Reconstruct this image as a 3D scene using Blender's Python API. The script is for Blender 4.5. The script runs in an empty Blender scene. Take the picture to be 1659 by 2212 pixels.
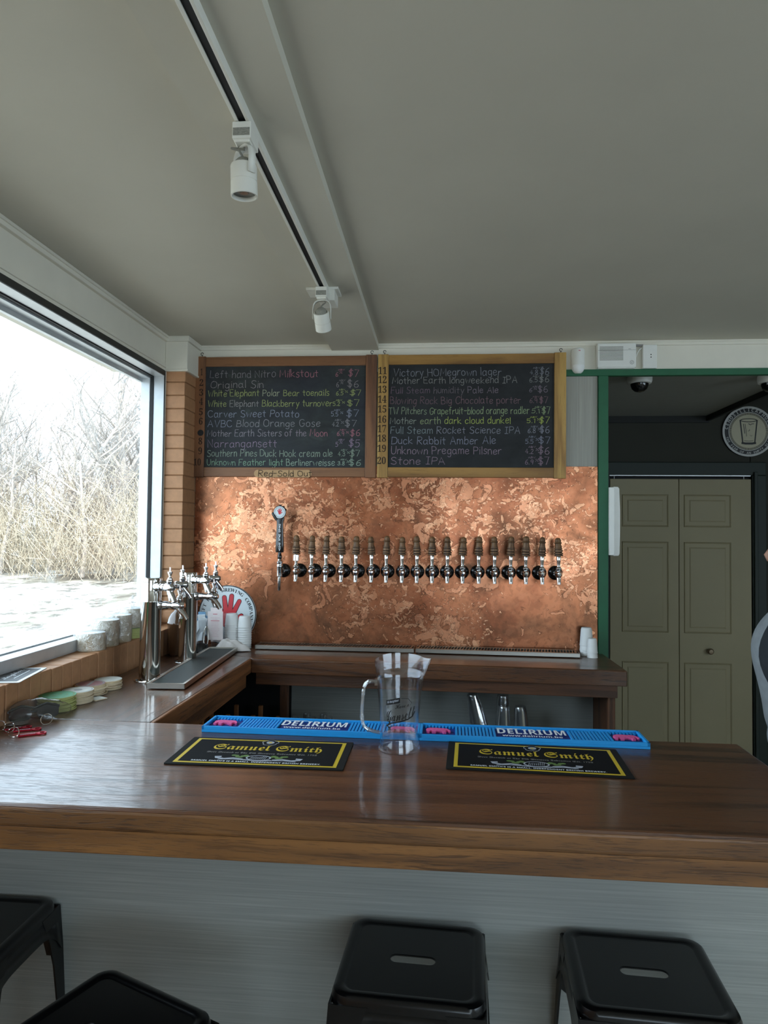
import bpy, bmesh, math, random
from mathutils import Vector, Matrix, Euler
random.seed(7)
PI = math.pi
C = bpy.context.scene.collection
SC = bpy.context.scene

# ---------------------------------------------------------------- camera
cam = bpy.data.cameras.new('camera'); co = bpy.data.objects.new('camera', cam); C.objects.link(co)
yaw, pitch, roll = 0.08238, 0.03126, 0.01068
f0 = Vector((-math.sin(yaw), math.cos(yaw), 0)); r0 = Vector((math.cos(yaw), math.sin(yaw), 0)); u0 = Vector((0, 0, 1))
fw = f0*math.cos(pitch) + u0*math.sin(pitch); up = u0*math.cos(pitch) - f0*math.sin(pitch)
rt = r0*math.cos(roll) + up*math.sin(roll); up2 = up*math.cos(roll) - r0*math.sin(roll)
co.matrix_world = Matrix(((rt.x, up2.x, -fw.x, 0), (rt.y, up2.y, -fw.y, 0), (rt.z, up2.z, -fw.z, 1.57), (0, 0, 0, 1)))
cam.sensor_fit = 'HORIZONTAL'; cam.sensor_width = 36; cam.lens = 1480/1659*36
cam.clip_start = 0.02; cam.clip_end = 300
SC.camera = co

# ---------------------------------------------------------------- sky, sun, exposure
w = bpy.data.worlds.new('world'); SC.world = w; w.use_nodes = True
wn = w.node_tree; bg = wn.nodes['Background']
bg.inputs[0].default_value = (0.68, 0.85, 1.0, 1); bg.inputs[1].default_value = 3.0
SC.view_settings.view_transform = 'Standard'; SC.view_settings.look = 'None'
SC.view_settings.gamma = 1; SC.view_settings.use_curve_mapping = False
SC.view_settings.exposure = 0.92
sd = bpy.data.lights.new('sun', 'SUN'); sd.energy = 5.0; sd.angle = 0.02; sd.color = (1, .92, .80)
so = bpy.data.objects.new('sun', sd); C.objects.link(so)
so.rotation_euler = Vector((-0.05, 0.72, -0.62)).to_track_quat('-Z', 'Y').to_euler()
def portal(name, loc, rot, sx, sy):
    d = bpy.data.lights.new(name, 'AREA'); d.shape = 'RECTANGLE'; d.size = sx; d.size_y = sy
    d.cycles.is_portal = True
    o = bpy.data.objects.new(name, d); C.objects.link(o); o.location = loc; o.rotation_euler = rot
portal('daylight_portal', (-1.36, 1.45, 1.72), (0, -PI/2, 0), 1.1, 2.7)
portal('daylight_portal', (1.4, -4.1, 1.5), (-PI/2, 0, 0), 2.6, 1.3)
portal('daylight_portal', (4.1, -.65, 1.6), (0, PI/2, 0), 1.1, 4.3)
try:
    SC.cycles.max_bounces = 10; SC.cycles.diffuse_bounces = 5; SC.cycles.glossy_bounces = 5
    SC.cycles.transparent_max_bounces = 24; SC.cycles.transmission_bounces = 8
    SC.cycles.sample_clamp_indirect = 6.0
    SC.cycles.caustics_reflective = False
except Exception: pass

# ---------------------------------------------------------------- materials
def lin(c):
    return tuple(((x/255)/12.92 if x/255 <= .04045 else ((x/255+.055)/1.055)**2.4) for x in c)
def rgba(c): return (c[0], c[1], c[2], 1)
class NT:
    def __init__(s, name):
        s.m = bpy.data.materials.new(name); s.m.use_nodes = True; s.t = s.m.node_tree
        s.b = s.t.nodes['Principled BSDF']; s.out = s.t.nodes['Material Output']
    def n(s, typ, **kw):
        x = s.t.nodes.new(typ)
        for k, v in kw.items():
            if k.startswith('i_'):
                key = k[2:]; key = int(key) if key.isdigit() else key.replace('_', ' ')
                x.inputs[key].default_value = v
            else: setattr(x, k, v)
        return x
    def l(s, a, b): s.t.links.new(a, b)
    def ramp(s, fac, stops, interp='LINEAR'):
        r = s.n('ShaderNodeValToRGB'); r.color_ramp.interpolation = interp
        e = r.color_ramp.elements
        while len(e) < len(stops): e.new(0.5)
        for el, (p, c) in zip(e, stops):
            el.position = p; el.color = rgba(c) if len(c) == 3 else c
        s.l(fac, r.inputs[0]); return r.outputs[0]
    def mix(s, fac, a, b, mode='MIX'):
        x = s.n('ShaderNodeMix', data_type='RGBA', blend_type=mode)
        for sock, v in ((x.inputs[0], fac), (x.inputs[6], a), (x.inputs[7], b)):
            if hasattr(v, 'is_output'): s.l(v, sock)
            elif isinstance(v, (int, float)): sock.default_value = v
            else: sock.default_value = rgba(v)
        return x.outputs[2]
    def coord(s, scale=(1, 1, 1), loc=(0, 0, 0), rand=False):
        tc = s.n('ShaderNodeTexCoord'); mp = s.n('ShaderNodeMapping'); mp.inputs['Scale'].default_value = scale
        src = tc.outputs['Object']
        if rand:
            oi = s.n('ShaderNodeObjectInfo'); ad = s.n('ShaderNodeVectorMath', operation='MULTIPLY_ADD')
            s.l(src, ad.inputs[0]); ad.inputs[1].default_value = (1, 1, 1)
            cm = s.n('ShaderNodeCombineXYZ'); ml = s.n('ShaderNodeMath', operation='MULTIPLY'); ml.inputs[1].default_value = 17.3
            s.l(oi.outputs['Random'], ml.inputs[0])
            for k in range(3): s.l(ml.outputs[0], cm.inputs[k])
            s.l(cm.outputs[0], ad.inputs[2]); src = ad.outputs[0]
        mp.inputs['Location'].default_value = loc
        s.l(src, mp.inputs[0]); return mp.outputs[0]
    def noise(s, vec, scale, detail=4, rough=.55, dist=0):
        x = s.n('ShaderNodeTexNoise'); x.inputs['Scale'].default_value = scale; x.inputs['Detail'].default_value = detail
        x.inputs['Roughness'].default_value = rough; x.inputs['Distortion'].default_value = dist
        s.l(vec, x.inputs['Vector']); return x.outputs[0]
    def bump(s, h, strength=.3, dist=.002):
        x = s.n('ShaderNodeBump'); x.inputs['Strength'].default_value = strength; x.inputs['Distance'].default_value = dist
        s.l(h, x.inputs['Height']); s.l(x.outputs[0], s.b.inputs['Normal'])
    def set(s, **kw):
        for k, v in kw.items():
            s.b.inputs[k.replace('_', ' ')].default_value = v
M = {}
def plain(name, col, rough=.5, metal=0, var=.08, scale=30, bump=0, bscale=120, coat=0, spec=None, linear=False, stretch=(1, 1, 1)):
    t = NT(name); c = col if linear else lin(col)
    v = t.coord(stretch, rand=True); n = t.noise(v, scale, 4)
    d = tuple(x*(1-var) for x in c); u = tuple(min(1, x*(1+var)) for x in c)
    t.l(t.ramp(n, [(.3, d), (.7, u)]), t.b.inputs['Base Color'])
    t.set(Roughness=rough, Metallic=metal, Coat_Weight=coat, Coat_Roughness=.08)
    if spec is not None: t.set(Specular_IOR_Level=spec)
    if bump: t.bump(t.noise(v, bscale, 3), bump, .001)
    M[name] = t.m; return t.m

def wood(name, c1, c2, pore, axis='x', rough=.38, coat=.35, coatr=.14, bump=.35, scale=1, grain=.7):
    t = NT(name)
    st = {'x': (.35, 5, 5), 'y': (5, .35, 5), 'z': (5, 5, .35)}[axis]
    pt = {'x': (1.6, 62, 62), 'y': (62, 1.6, 62), 'z': (62, 62, 1.6)}[axis]
    v = t.coord(tuple(a*scale for a in st), rand=True)
    wv = t.n('ShaderNodeTexNoise'); wv.inputs['Scale'].default_value = 1.3; wv.inputs['Detail'].default_value = 3; wv.inputs['Distortion'].default_value = .9
    t.l(v, wv.inputs['Vector'])
    mul = t.n('ShaderNodeMath', operation='MULTIPLY'); mul.inputs[1].default_value = 9; t.l(wv.outputs[0], mul.inputs[0])
    fr = t.n('ShaderNodeMath', operation='PINGPONG'); fr.inputs[1].default_value = 1; t.l(mul.outputs[0], fr.inputs[0])
    rings = fr.outputs[0]
    # wandering coordinates, then long thin pores
    wob = t.n('ShaderNodeTexNoise'); wob.inputs['Scale'].default_value = 1.0; wob.inputs['Detail'].default_value = 2
    wst = {'x': (2.2, 5, 5), 'y': (5, 2.2, 5), 'z': (5, 5, 2.2)}[axis]
    t.l(t.coord(tuple(a*scale for a in wst), rand=True), wob.inputs['Vector'])
    wm = t.n('ShaderNodeVectorMath', operation='MULTIPLY_ADD'); wm.inputs[1].default_value = tuple(0 if ch == axis else .045 for ch in 'xyz')
    t.l(wob.outputs['Color'], wm.inputs[0]); t.l(t.coord(rand=True), wm.inputs[2])
    def pores(sc, lo, hi):
        mp = t.n('ShaderNodeMapping'); mp.inputs['Scale'].default_value = tuple(q*scale for q in sc); t.l(wm.outputs[0], mp.inputs[0])
        q = t.noise(mp.outputs[0], 1.0, 3, .6); return q, t.ramp(q, [(lo, (1, 1, 1)), (hi, (0, 0, 0))])
    sc1 = {'x': (9, 150, 150), 'y': (150, 9, 150), 'z': (150, 150, 9)}[axis]; sc2 = {'x': (22, 420, 420), 'y': (420, 22, 420), 'z': (420, 420, 22)}[axis]
    q1, m1 = pores(sc1, .36, .43); q2, m2 = pores(sc2, .38, .46)
    base = t.ramp(rings, [(0, c1), (.45, tuple(a*.7+b*.3 for a, b in zip(c1, c2))), (.80, c2), (1, tuple(a*.6+b*.4 for a, b in zip(c2, pore)))])
    gl_ = t.ramp(rings, [(.30, (.45,)*3), (.9, (1, 1, 1))])
    m2 = t.mix(1.0, m2, gl_, 'MULTIPLY')
    pm = t.mix(1.0, m1, m2, 'LIGHTEN')
    base = t.mix(grain, base, t.mix(pm, base, pore))
    inv = t.ramp(pm, [(0, (coat,)*3), (1, (coat*.25,)*3)]); pn = t.ramp(pm, [(0, (1, 1, 1)), (1, (0, 0, 0))])
    big = t.noise(t.coord(rand=True), 2.2, 2)
    base = t.mix(t.ramp(big, [(.35, (0, 0, 0)), (.7, (.45, .45, .45))]), base, c1)
    t.l(base, t.b.inputs['Base Color'])
    t.set(Roughness=rough, Coat_Roughness=coatr); t.l(inv, t.b.inputs['Coat Weight'])
    t.bump(pn, bump, .0008)
    M[name] = t.m; return t.m
wood('oak_x', lin((98, 62, 38)), lin((66, 40, 24)), lin((30, 17, 10)), 'x', rough=.32, coat=.44, coatr=.10)
wood('oak_y', lin((98, 62, 38)), lin((70, 43, 26)), lin((32, 18, 11)), 'y', rough=.32, coat=.55, coatr=.10)
wood('oak_z', lin((105, 66, 38)), lin((70, 42, 24)), lin((40, 24, 14)), 'z', rough=.5, coat=.1)
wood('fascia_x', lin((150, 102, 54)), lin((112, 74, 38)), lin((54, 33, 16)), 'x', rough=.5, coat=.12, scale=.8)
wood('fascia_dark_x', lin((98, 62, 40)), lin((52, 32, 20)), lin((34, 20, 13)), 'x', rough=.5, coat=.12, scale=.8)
wood('fascia_y', lin((142, 92, 54)), lin((102, 64, 36)), lin((52, 31, 17)), 'y', rough=.5, coat=.12)
wood('brown_frame_x', lin((136, 92, 58)), lin((104, 66, 40)), lin((70, 42, 25)), 'x', rough=.55, coat=.05, bump=.15, grain=.4)
wood('brown_frame_z', lin((140, 94, 60)), lin((106, 68, 42)), lin((70, 42, 25)), 'z', rough=.55, coat=.05, bump=.15, grain=.4)
wood('yellow_frame_x', lin((170, 126, 62)), lin((132, 92, 42)), lin((92, 62, 28)), 'x', rough=.5, coat=.1, bump=.15, grain=.35)
wood('yellow_frame_z', lin((196, 156, 84)), lin((160, 118, 58)), lin((110, 78, 38)), 'z', rough=.5, coat=.1, bump=.15, grain=.35)
plain('handle_groove_shade', (52, 33, 20), .7, var=.15)  # dark tone painting the shade inside the turned handle grooves
wood('handle_wood', lin((128, 92, 56)), lin((92, 62, 36)), lin((52, 34, 20)), 'z', rough=.55, coat=.1, scale=5)

plain('ceiling_paint', (198, 193, 178), .8, var=.03, scale=3, bump=.15, bscale=90)
plain('white_paint', (226, 221, 206), .55, var=.03, scale=8, bump=.1)
plain('white_plastic', (232, 232, 226), .35, var=.02)
plain('white_metal', (226, 224, 214), .35, var=.03)
plain('foam_white', (238, 238, 236), .7, var=.02, bump=.1, bscale=400)
plain('aluminium', (205, 208, 210), .42, .55, var=.05)
plain('black_rubber', (18, 18, 20), .6)
plain('gap_black', (9, 9, 9), .7)
plain('dark_metal', (60, 60, 58), .5, .4)
plain('stainless', (172, 168, 160), .30, 1.0, var=.05, scale=6, stretch=(1, 40, 1))
plain('chrome', (222, 222, 224), .07, 1.0, var=.02)
plain('steel_column', (214, 210, 204), .09, 1.0, var=.04, scale=5)
plain('black_gloss', (9, 9, 10), .18, var=.1, coat=.3)
plain('black_plastic', (16, 16, 17), .35)
plain('stool_paint', (5, 5, 6), .3, 0, var=.1, coat=.25, spec=.35, bump=.05, bscale=60)
plain('brick_paint', (178, 130, 92), .62, var=.10, scale=40, bump=.5, bscale=140)
plain('mortar', (206, 172, 126), .85, var=.15, scale=90, bump=.4)
plain('mortar_pillar', (160, 118, 82), .85, var=.1, scale=90, bump=.4)
plain('green_paint', (22, 92, 58), .5, var=.06)
plain('dark_green_trim', (20, 34, 26), .6)
plain('door_paint', (150, 140, 110), .6, var=.03, scale=5)
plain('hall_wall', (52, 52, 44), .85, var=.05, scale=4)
plain('hall_trim', (22, 24, 20), .7)
plain('hall_ceiling', (150, 150, 142), .8, var=.03)
plain('blue_rubber', (22, 150, 222), .5, var=.03)
plain('blue_dark', (14, 48, 128), .6, var=.05)
plain('pink', (224, 96, 156), .5, var=.03)
plain('white_print', (235, 238, 240), .5, var=.02)
plain('mat_black', (15, 15, 16), .85, var=.1, spec=.15, bump=.2, bscale=500)
plain('mat_edge', (30, 29, 27), .9, spec=.15, bump=.2, bscale=500)
plain('gold_print', (206, 176, 44), .55, var=.05)
plain('silver_print', (170, 175, 185), .5, var=.1)
plain('grey_print', (140, 138, 134), .6)
plain('leaf_print', (92, 120, 60), .6, var=.15)
plain('black_print', (12, 12, 13), .5)
plain('red_print', (206, 44, 52), .45, var=.08)
plain('pink_print', (206, 120, 128), .6)
plain('sign_white', (216, 224, 226), .3, var=.02, coat=.3)
plain('paper', (228, 214, 210), .75, var=.05)
plain('paper_pink', (214, 180, 182), .75, var=.1, scale=200)
plain('paper_white', (225, 228, 228), .7)
plain('paper_blue', (120, 160, 190), .7)
plain('cream_board', (222, 204, 172), .85, var=.08, scale=60)
plain('green_board', (186, 190, 120), .85, var=.08, scale=60)
plain('coaster_green', (60, 140, 98), .6, var=.15, scale=50)
plain('coaster_white', (196, 196, 188), .6, var=.12, scale=50)
plain('coaster_red', (140, 92, 92), .6, var=.3, scale=80)
plain('towel', (212, 204, 198), .95, var=.05, bump=.5, bscale=200)
plain('red_metal', (190, 34, 56), .25, .7, coat=.4)
plain('growler_glass', (78, 52, 34), .12, 0, coat=.6)
plain('cord_grey', (128, 126, 116), .6)
plain('label_grey', (140, 138, 128), .7, var=.35, scale=900, stretch=(.3, 1, 1))
plain('tray_mat', (40, 52, 50), .55, var=.06, bump=.3, bscale=600)
plain('dark_bronze', (18, 18, 18), .6)
plain('cabinet_black', (16, 17, 18), .7)
plain('sign_cream', (186, 180, 154), .6, var=.04)
plain('sign_ring', (190, 190, 186), .6)
plain('knob_brass', (120, 105, 84), .4, .6)
plain('denim', (62, 72, 84), .9, bump=.3, bscale=400)
plain('fleece_grey', (150, 154, 156), .95, var=.1, bump=.3, bscale=300)
plain('charcoal_cloth', (46, 50, 54), .95, var=.1, bump=.3, bscale=300)
plain('skin', (196, 146, 122), .55, var=.05)
plain('hair', (74, 50, 34), .6, var=.3, stretch=(40, 40, 2), scale=6)
plain('floor_tile', (196, 194, 188), .5, var=.08, scale=3)
plain('room_paint', (196, 188, 172), .85, var=.03, scale=3)
plain('bark', (158, 152, 146), .95, var=.25, scale=12, bump=.6, bscale=40)
plain('brush_stems', (170, 160, 142), .95, var=.45, scale=9)
plain('peg_wood', (168, 112, 68), .6, var=.1)
plain('number_burn', (44, 26, 14), .8)
plain('sanded_wood', (186, 148, 104), .7, var=.06)
plain('lens_grey', (105, 105, 100), .12, .3, var=.3, scale=60)
plain('hook_steel', (60, 58, 55), .4, .8)

# brushed grey laminate (bar front and the strip of wall beside the boards)
def brushed(name, c, axis='x', rough=.55):
    t = NT(name); c = lin(c)
    st = {'x': (3, 220, 220), 'z': (220, 220, 3)}[axis]
    n = t.noise(t.coord(st), 1.2, 4, .6); n2 = t.noise(t.coord((1, 1, 1)), 3, 2)
    col = t.ramp(n, [(.30, tuple(x*.84 for x in c)), (.55, c), (.76, tuple(min(1, x*1.20) for x in c))])
    t.l(t.mix(t.ramp(n2, [(.4, (0, 0, 0)), (.7, (.25, .25, .25))]), col, tuple(x*.85 for x in c)), t.b.inputs['Base Color'])
    t.set(Roughness=rough); t.bump(n, .08, .001); M[name] = t.m
brushed('laminate_x', (166, 170, 166), 'x')
brushed('laminate_z', (160, 158, 148), 'z')

# mottled flame-patina copper
t = NT('copper')
v = t.coord()
dn = t.n('ShaderNodeTexNoise'); dn.inputs['Scale'].default_value = 16; dn.inputs['Detail'].default_value = 5; t.l(v, dn.inputs['Vector'])
def flake(sc, amt, off, thin=(1, 1, 1)):
    md = t.n('ShaderNodeVectorMath', operation='MULTIPLY_ADD'); md.inputs[1].default_value = (amt,)*3
    t.l(dn.outputs['Color'], md.inputs[0]); t.l(t.coord(thin, (off, off*.7, off*1.3)), md.inputs[2])
    vo = t.n('ShaderNodeTexVoronoi'); vo.inputs['Scale'].default_value = sc; t.l(md.outputs[0], vo.inputs['Vector'])
    sp = t.n('ShaderNodeSeparateColor'); t.l(vo.outputs['Color'], sp.inputs[0]); return sp.outputs[0], sp.outputs[1]
big = t.noise(v, 2.4, 5, .6, .4)
big2 = t.noise(t.coord(loc=(3, 1, 2)), 4.2, 6, .68, .6)
ground = t.ramp(big, [(.32, lin((112, 70, 50))), (.43, lin((160, 98, 70))), (.54, lin((190, 122, 88))), (.62, lin((166, 108, 78))), (.72, lin((118, 84, 62)))])
ground = t.mix(t.ramp(big2, [(.50, (0, 0, 0)), (.66, (.8, .8, .8))]), ground, lin((106, 78, 60)))
dn_ = t.noise(t.coord(loc=(7, 2, 4)), 2.8, 4)
sx_ = t.n('ShaderNodeSeparateXYZ'); t.l(t.coord(), sx_.inputs[0])
mr = t.n('ShaderNodeMapRange'); mr.inputs['From Min'].default_value = 1.12; mr.inputs['From Max'].default_value = 1.42; mr.inputs['To Min'].default_value = -.13; mr.inputs['To Max'].default_value = .02
t.l(sx_.outputs[2], mr.inputs[0]); da = t.n('ShaderNodeMath', operation='ADD'); t.l(dn_, da.inputs[0]); t.l(mr.outputs[0], da.inputs[1]); dens = da.outputs[0]
def patch(sc, off, hi, rim, dist, cA, cB, amt, stretch=(1, 1, 1)):
    """crisp-edged oxide flakes with a thin dark rim"""
    global col
    n_ = t.noise(t.coord(stretch, (off, off*.7, off*1.3)), sc, 4, .52, dist)
    ad = t.n('ShaderNodeMath', operation='MULTIPLY_ADD'); ad.inputs[1].default_value = .55; ad.inputs[2].default_value = -.275; t.l(dens, ad.inputs[0])
    sm = t.n('ShaderNodeMath', operation='ADD'); t.l(n_, sm.inputs[0]); t.l(ad.outputs[0], sm.inputs[1])
    rimm = t.ramp(sm.outputs[0], [(0, (0, 0, 0)), (hi-rim, (0, 0, 0)), (hi-rim+.004, (.55,)*3), (hi, (.55,)*3), (hi+.004, (0, 0, 0))])
    cell, cell2 = flake(sc*1.1, .06, off)
    fillm = t.ramp(sm.outputs[0], [(0, (0, 0, 0)), (hi, (0, 0, 0)), (hi+.006, (amt,)*3)])
    col = t.mix(rimm, col, lin((92, 60, 44)))
    col = t.mix(fillm, col, t.ramp(cell, [(0, cA), (1, cB)]))
col = ground
cell, c2 = flake(30, .10, 3)
col = t.mix(t.ramp(cell, [(0, (0, 0, 0)), (.62, (.20,)*3)], 'CONSTANT'), col, lin((190, 128, 96)))
cell, c2 = flake(62, .05, 6)
col = t.mix(t.ramp(cell, [(0, (0, 0, 0)), (.72, (.22,)*3)], 'CONSTANT'), col, lin((108, 72, 54)))
patch(11, 2, .585, .022, .9, lin((204, 138, 104)), lin((226, 160, 124)), .75)
patch(27, 5, .595, .03, .8, lin((212, 146, 110)), lin((240, 182, 144)), .8)
patch(64, 8, .625, .03, .6, lin((210, 148, 114)), lin((242, 190, 154)), .75, (1, 1, 1.3))
col = t.mix(1.0, col, (1.0, .96, .90), 'MULTIPLY')
t.l(col, t.b.inputs['Base Color'])
t.set(Metallic=.88, Roughness=.34)
rg = t.ramp(big2, [(.3, (.22,)*3), (.7, (.40,)*3)]); t.l(rg, t.b.inputs['Roughness'])
t.bump(t.noise(t.coord((1, 1, .5)), 5, 2), .12, .02)
M['copper'] = t.m

# chalkboard slate with erased smears
t = NT('slate')
n = t.noise(t.coord((1, 1, 1.6)), 9, 5, .6, .6); n2 = t.noise(t.coord(loc=(4, 4, 4)), 4, 3)
col = t.ramp(n, [(.35, lin((22, 25, 25))), (.6, lin((44, 49, 48))), (.8, lin((72, 78, 76)))])
col = t.mix(t.ramp(n2, [(.4, (0, 0, 0)), (.7, (.5, .5, .5))]), col, lin((34, 36, 52)))
t.l(col, t.b.inputs['Base Color']); t.set(Roughness=.7); M['slate'] = t.m
t = NT('slate_dark')
n = t.noise(t.coord((1, 1, 1.6)), 8, 5, .6, .6)
t.l(t.ramp(n, [(.35, lin((15, 16, 18))), (.7, lin((34, 37, 40)))]), t.b.inputs['Base Color']); t.set(Roughness=.7); M['slate_dark'] = t.m

# thin clear glass / plastic: see-through with Fresnel reflection
def clear(name, tint=(1, 1, 1), edge=.08, rough=.03, milky=0, gl=1.0, ior=1.45):
    t = NT(name); t.t.nodes.remove(t.b)
    tr = t.n('ShaderNodeBsdfTransparent'); tr.inputs[0].default_value = rgba(tint)
    g = t.n('ShaderNodeBsdfGlossy'); g.inputs['Roughness'].default_value = rough; g.inputs[0].default_value = (gl, gl, gl, 1)
    lw = t.n('ShaderNodeLayerWeight'); lw.inputs[0].default_value = .5
    pw = t.n('ShaderNodeMath', operation='POWER'); pw.inputs[1].default_value = 5; t.l(lw.outputs['Facing'], pw.inputs[0])
    f0 = ((ior-1)/(ior+1))**2
    fr = t.n('ShaderNodeMath', operation='MULTIPLY_ADD'); fr.inputs[1].default_value = 1-f0; fr.inputs[2].default_value = f0; t.l(pw.outputs[0], fr.inputs[0])
    bp = t.n('ShaderNodeBump'); bp.inputs['Strength'].default_value = .06; bp.inputs['Distance'].default_value = .004
    t.l(t.noise(t.coord(), 30, 2), bp.inputs['Height']); t.l(bp.outputs[0], g.inputs['Normal']); t.l(bp.outputs[0], lw.inputs['Normal'])
    ad = t.n('ShaderNodeMath', operation='ADD', use_clamp=True); ad.inputs[1].default_value = edge*.5; t.l(fr.outputs[0], ad.inputs[0])
    mx = t.n('ShaderNodeMixShader'); t.l(ad.outputs[0], mx.inputs[0]); t.l(tr.outputs[0], mx.inputs[1]); t.l(g.outputs[0], mx.inputs[2])
    last = mx.outputs[0]
    if milky:
        df = t.n('ShaderNodeBsdfDiffuse'); df.inputs[0].default_value = (.8, .8, .78, 1)
        m2 = t.n('ShaderNodeMixShader'); m2.inputs[0].default_value = milky; t.l(last, m2.inputs[1]); t.l(df.outputs[0], m2.inputs[2]); last = m2.outputs[0]
    t.l(last, t.out.inputs[0]); M[name] = t.m
clear('window_glass', (.97, .98, .98), 0, .0, ior=1.3)
clear('clear_plastic', (.97, .975, .985), .05, .03, .0, gl=.85)
clear('clear_handle', (.93, .94, .95), .45, .05, .03, gl=.9)
clear('cup_plastic', (.9, .92, .94), .5, .07, .04)
clear('shrink_wrap', (.97, .97, .97), .25, .12, .10)
clear('smoke_wrap', (.9, .9, .9), .08, .12, .02, gl=.7)

# crinkled film: bump on the shrink wrap
t = NT('wrap_film'); t.t.nodes.remove(t.b)
tr = t.n('ShaderNodeBsdfTransparent'); g = t.n('ShaderNodeBsdfGlossy'); g.inputs['Roughness'].default_value = .12
bp = t.n('ShaderNodeBump'); bp.inputs['Strength'].default_value = 1; bp.inputs['Distance'].default_value = .006
t.l(t.noise(t.coord((1, 1, .6)), 60, 4, .6, 1.5), bp.inputs['Height']); t.l(bp.outputs[0], g.inputs['Normal'])
mx = t.n('ShaderNodeMixShader'); mx.inputs[0].default_value = .34; t.l(tr.outputs[0], mx.inputs[1]); t.l(g.outputs[0], mx.inputs[2]); t.l(mx.outputs[0], t.out.inputs[0])
M['wrap_film'] = t.m

# pale, thawing ground outside
t = NT('snowy_ground')
n = t.noise(t.coord((1, .35, 1)), .5, 6, .65); n2 = t.noise(t.coord((1, .5, 1)), 2.2, 6, .75)
col = t.ramp(n, [(.40, lin((206, 206, 204))), (.50, lin((150, 147, 138))), (.60, lin((104, 100, 90)))])
col = t.mix(t.ramp(n2, [(.50, (0, 0, 0)), (.58, (.9, .9, .9))]), col, lin((66, 62, 54)))
t.l(col, t.b.inputs['Base Color']); t.set(Roughness=.9); M['snowy_ground'] = t.m

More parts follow.
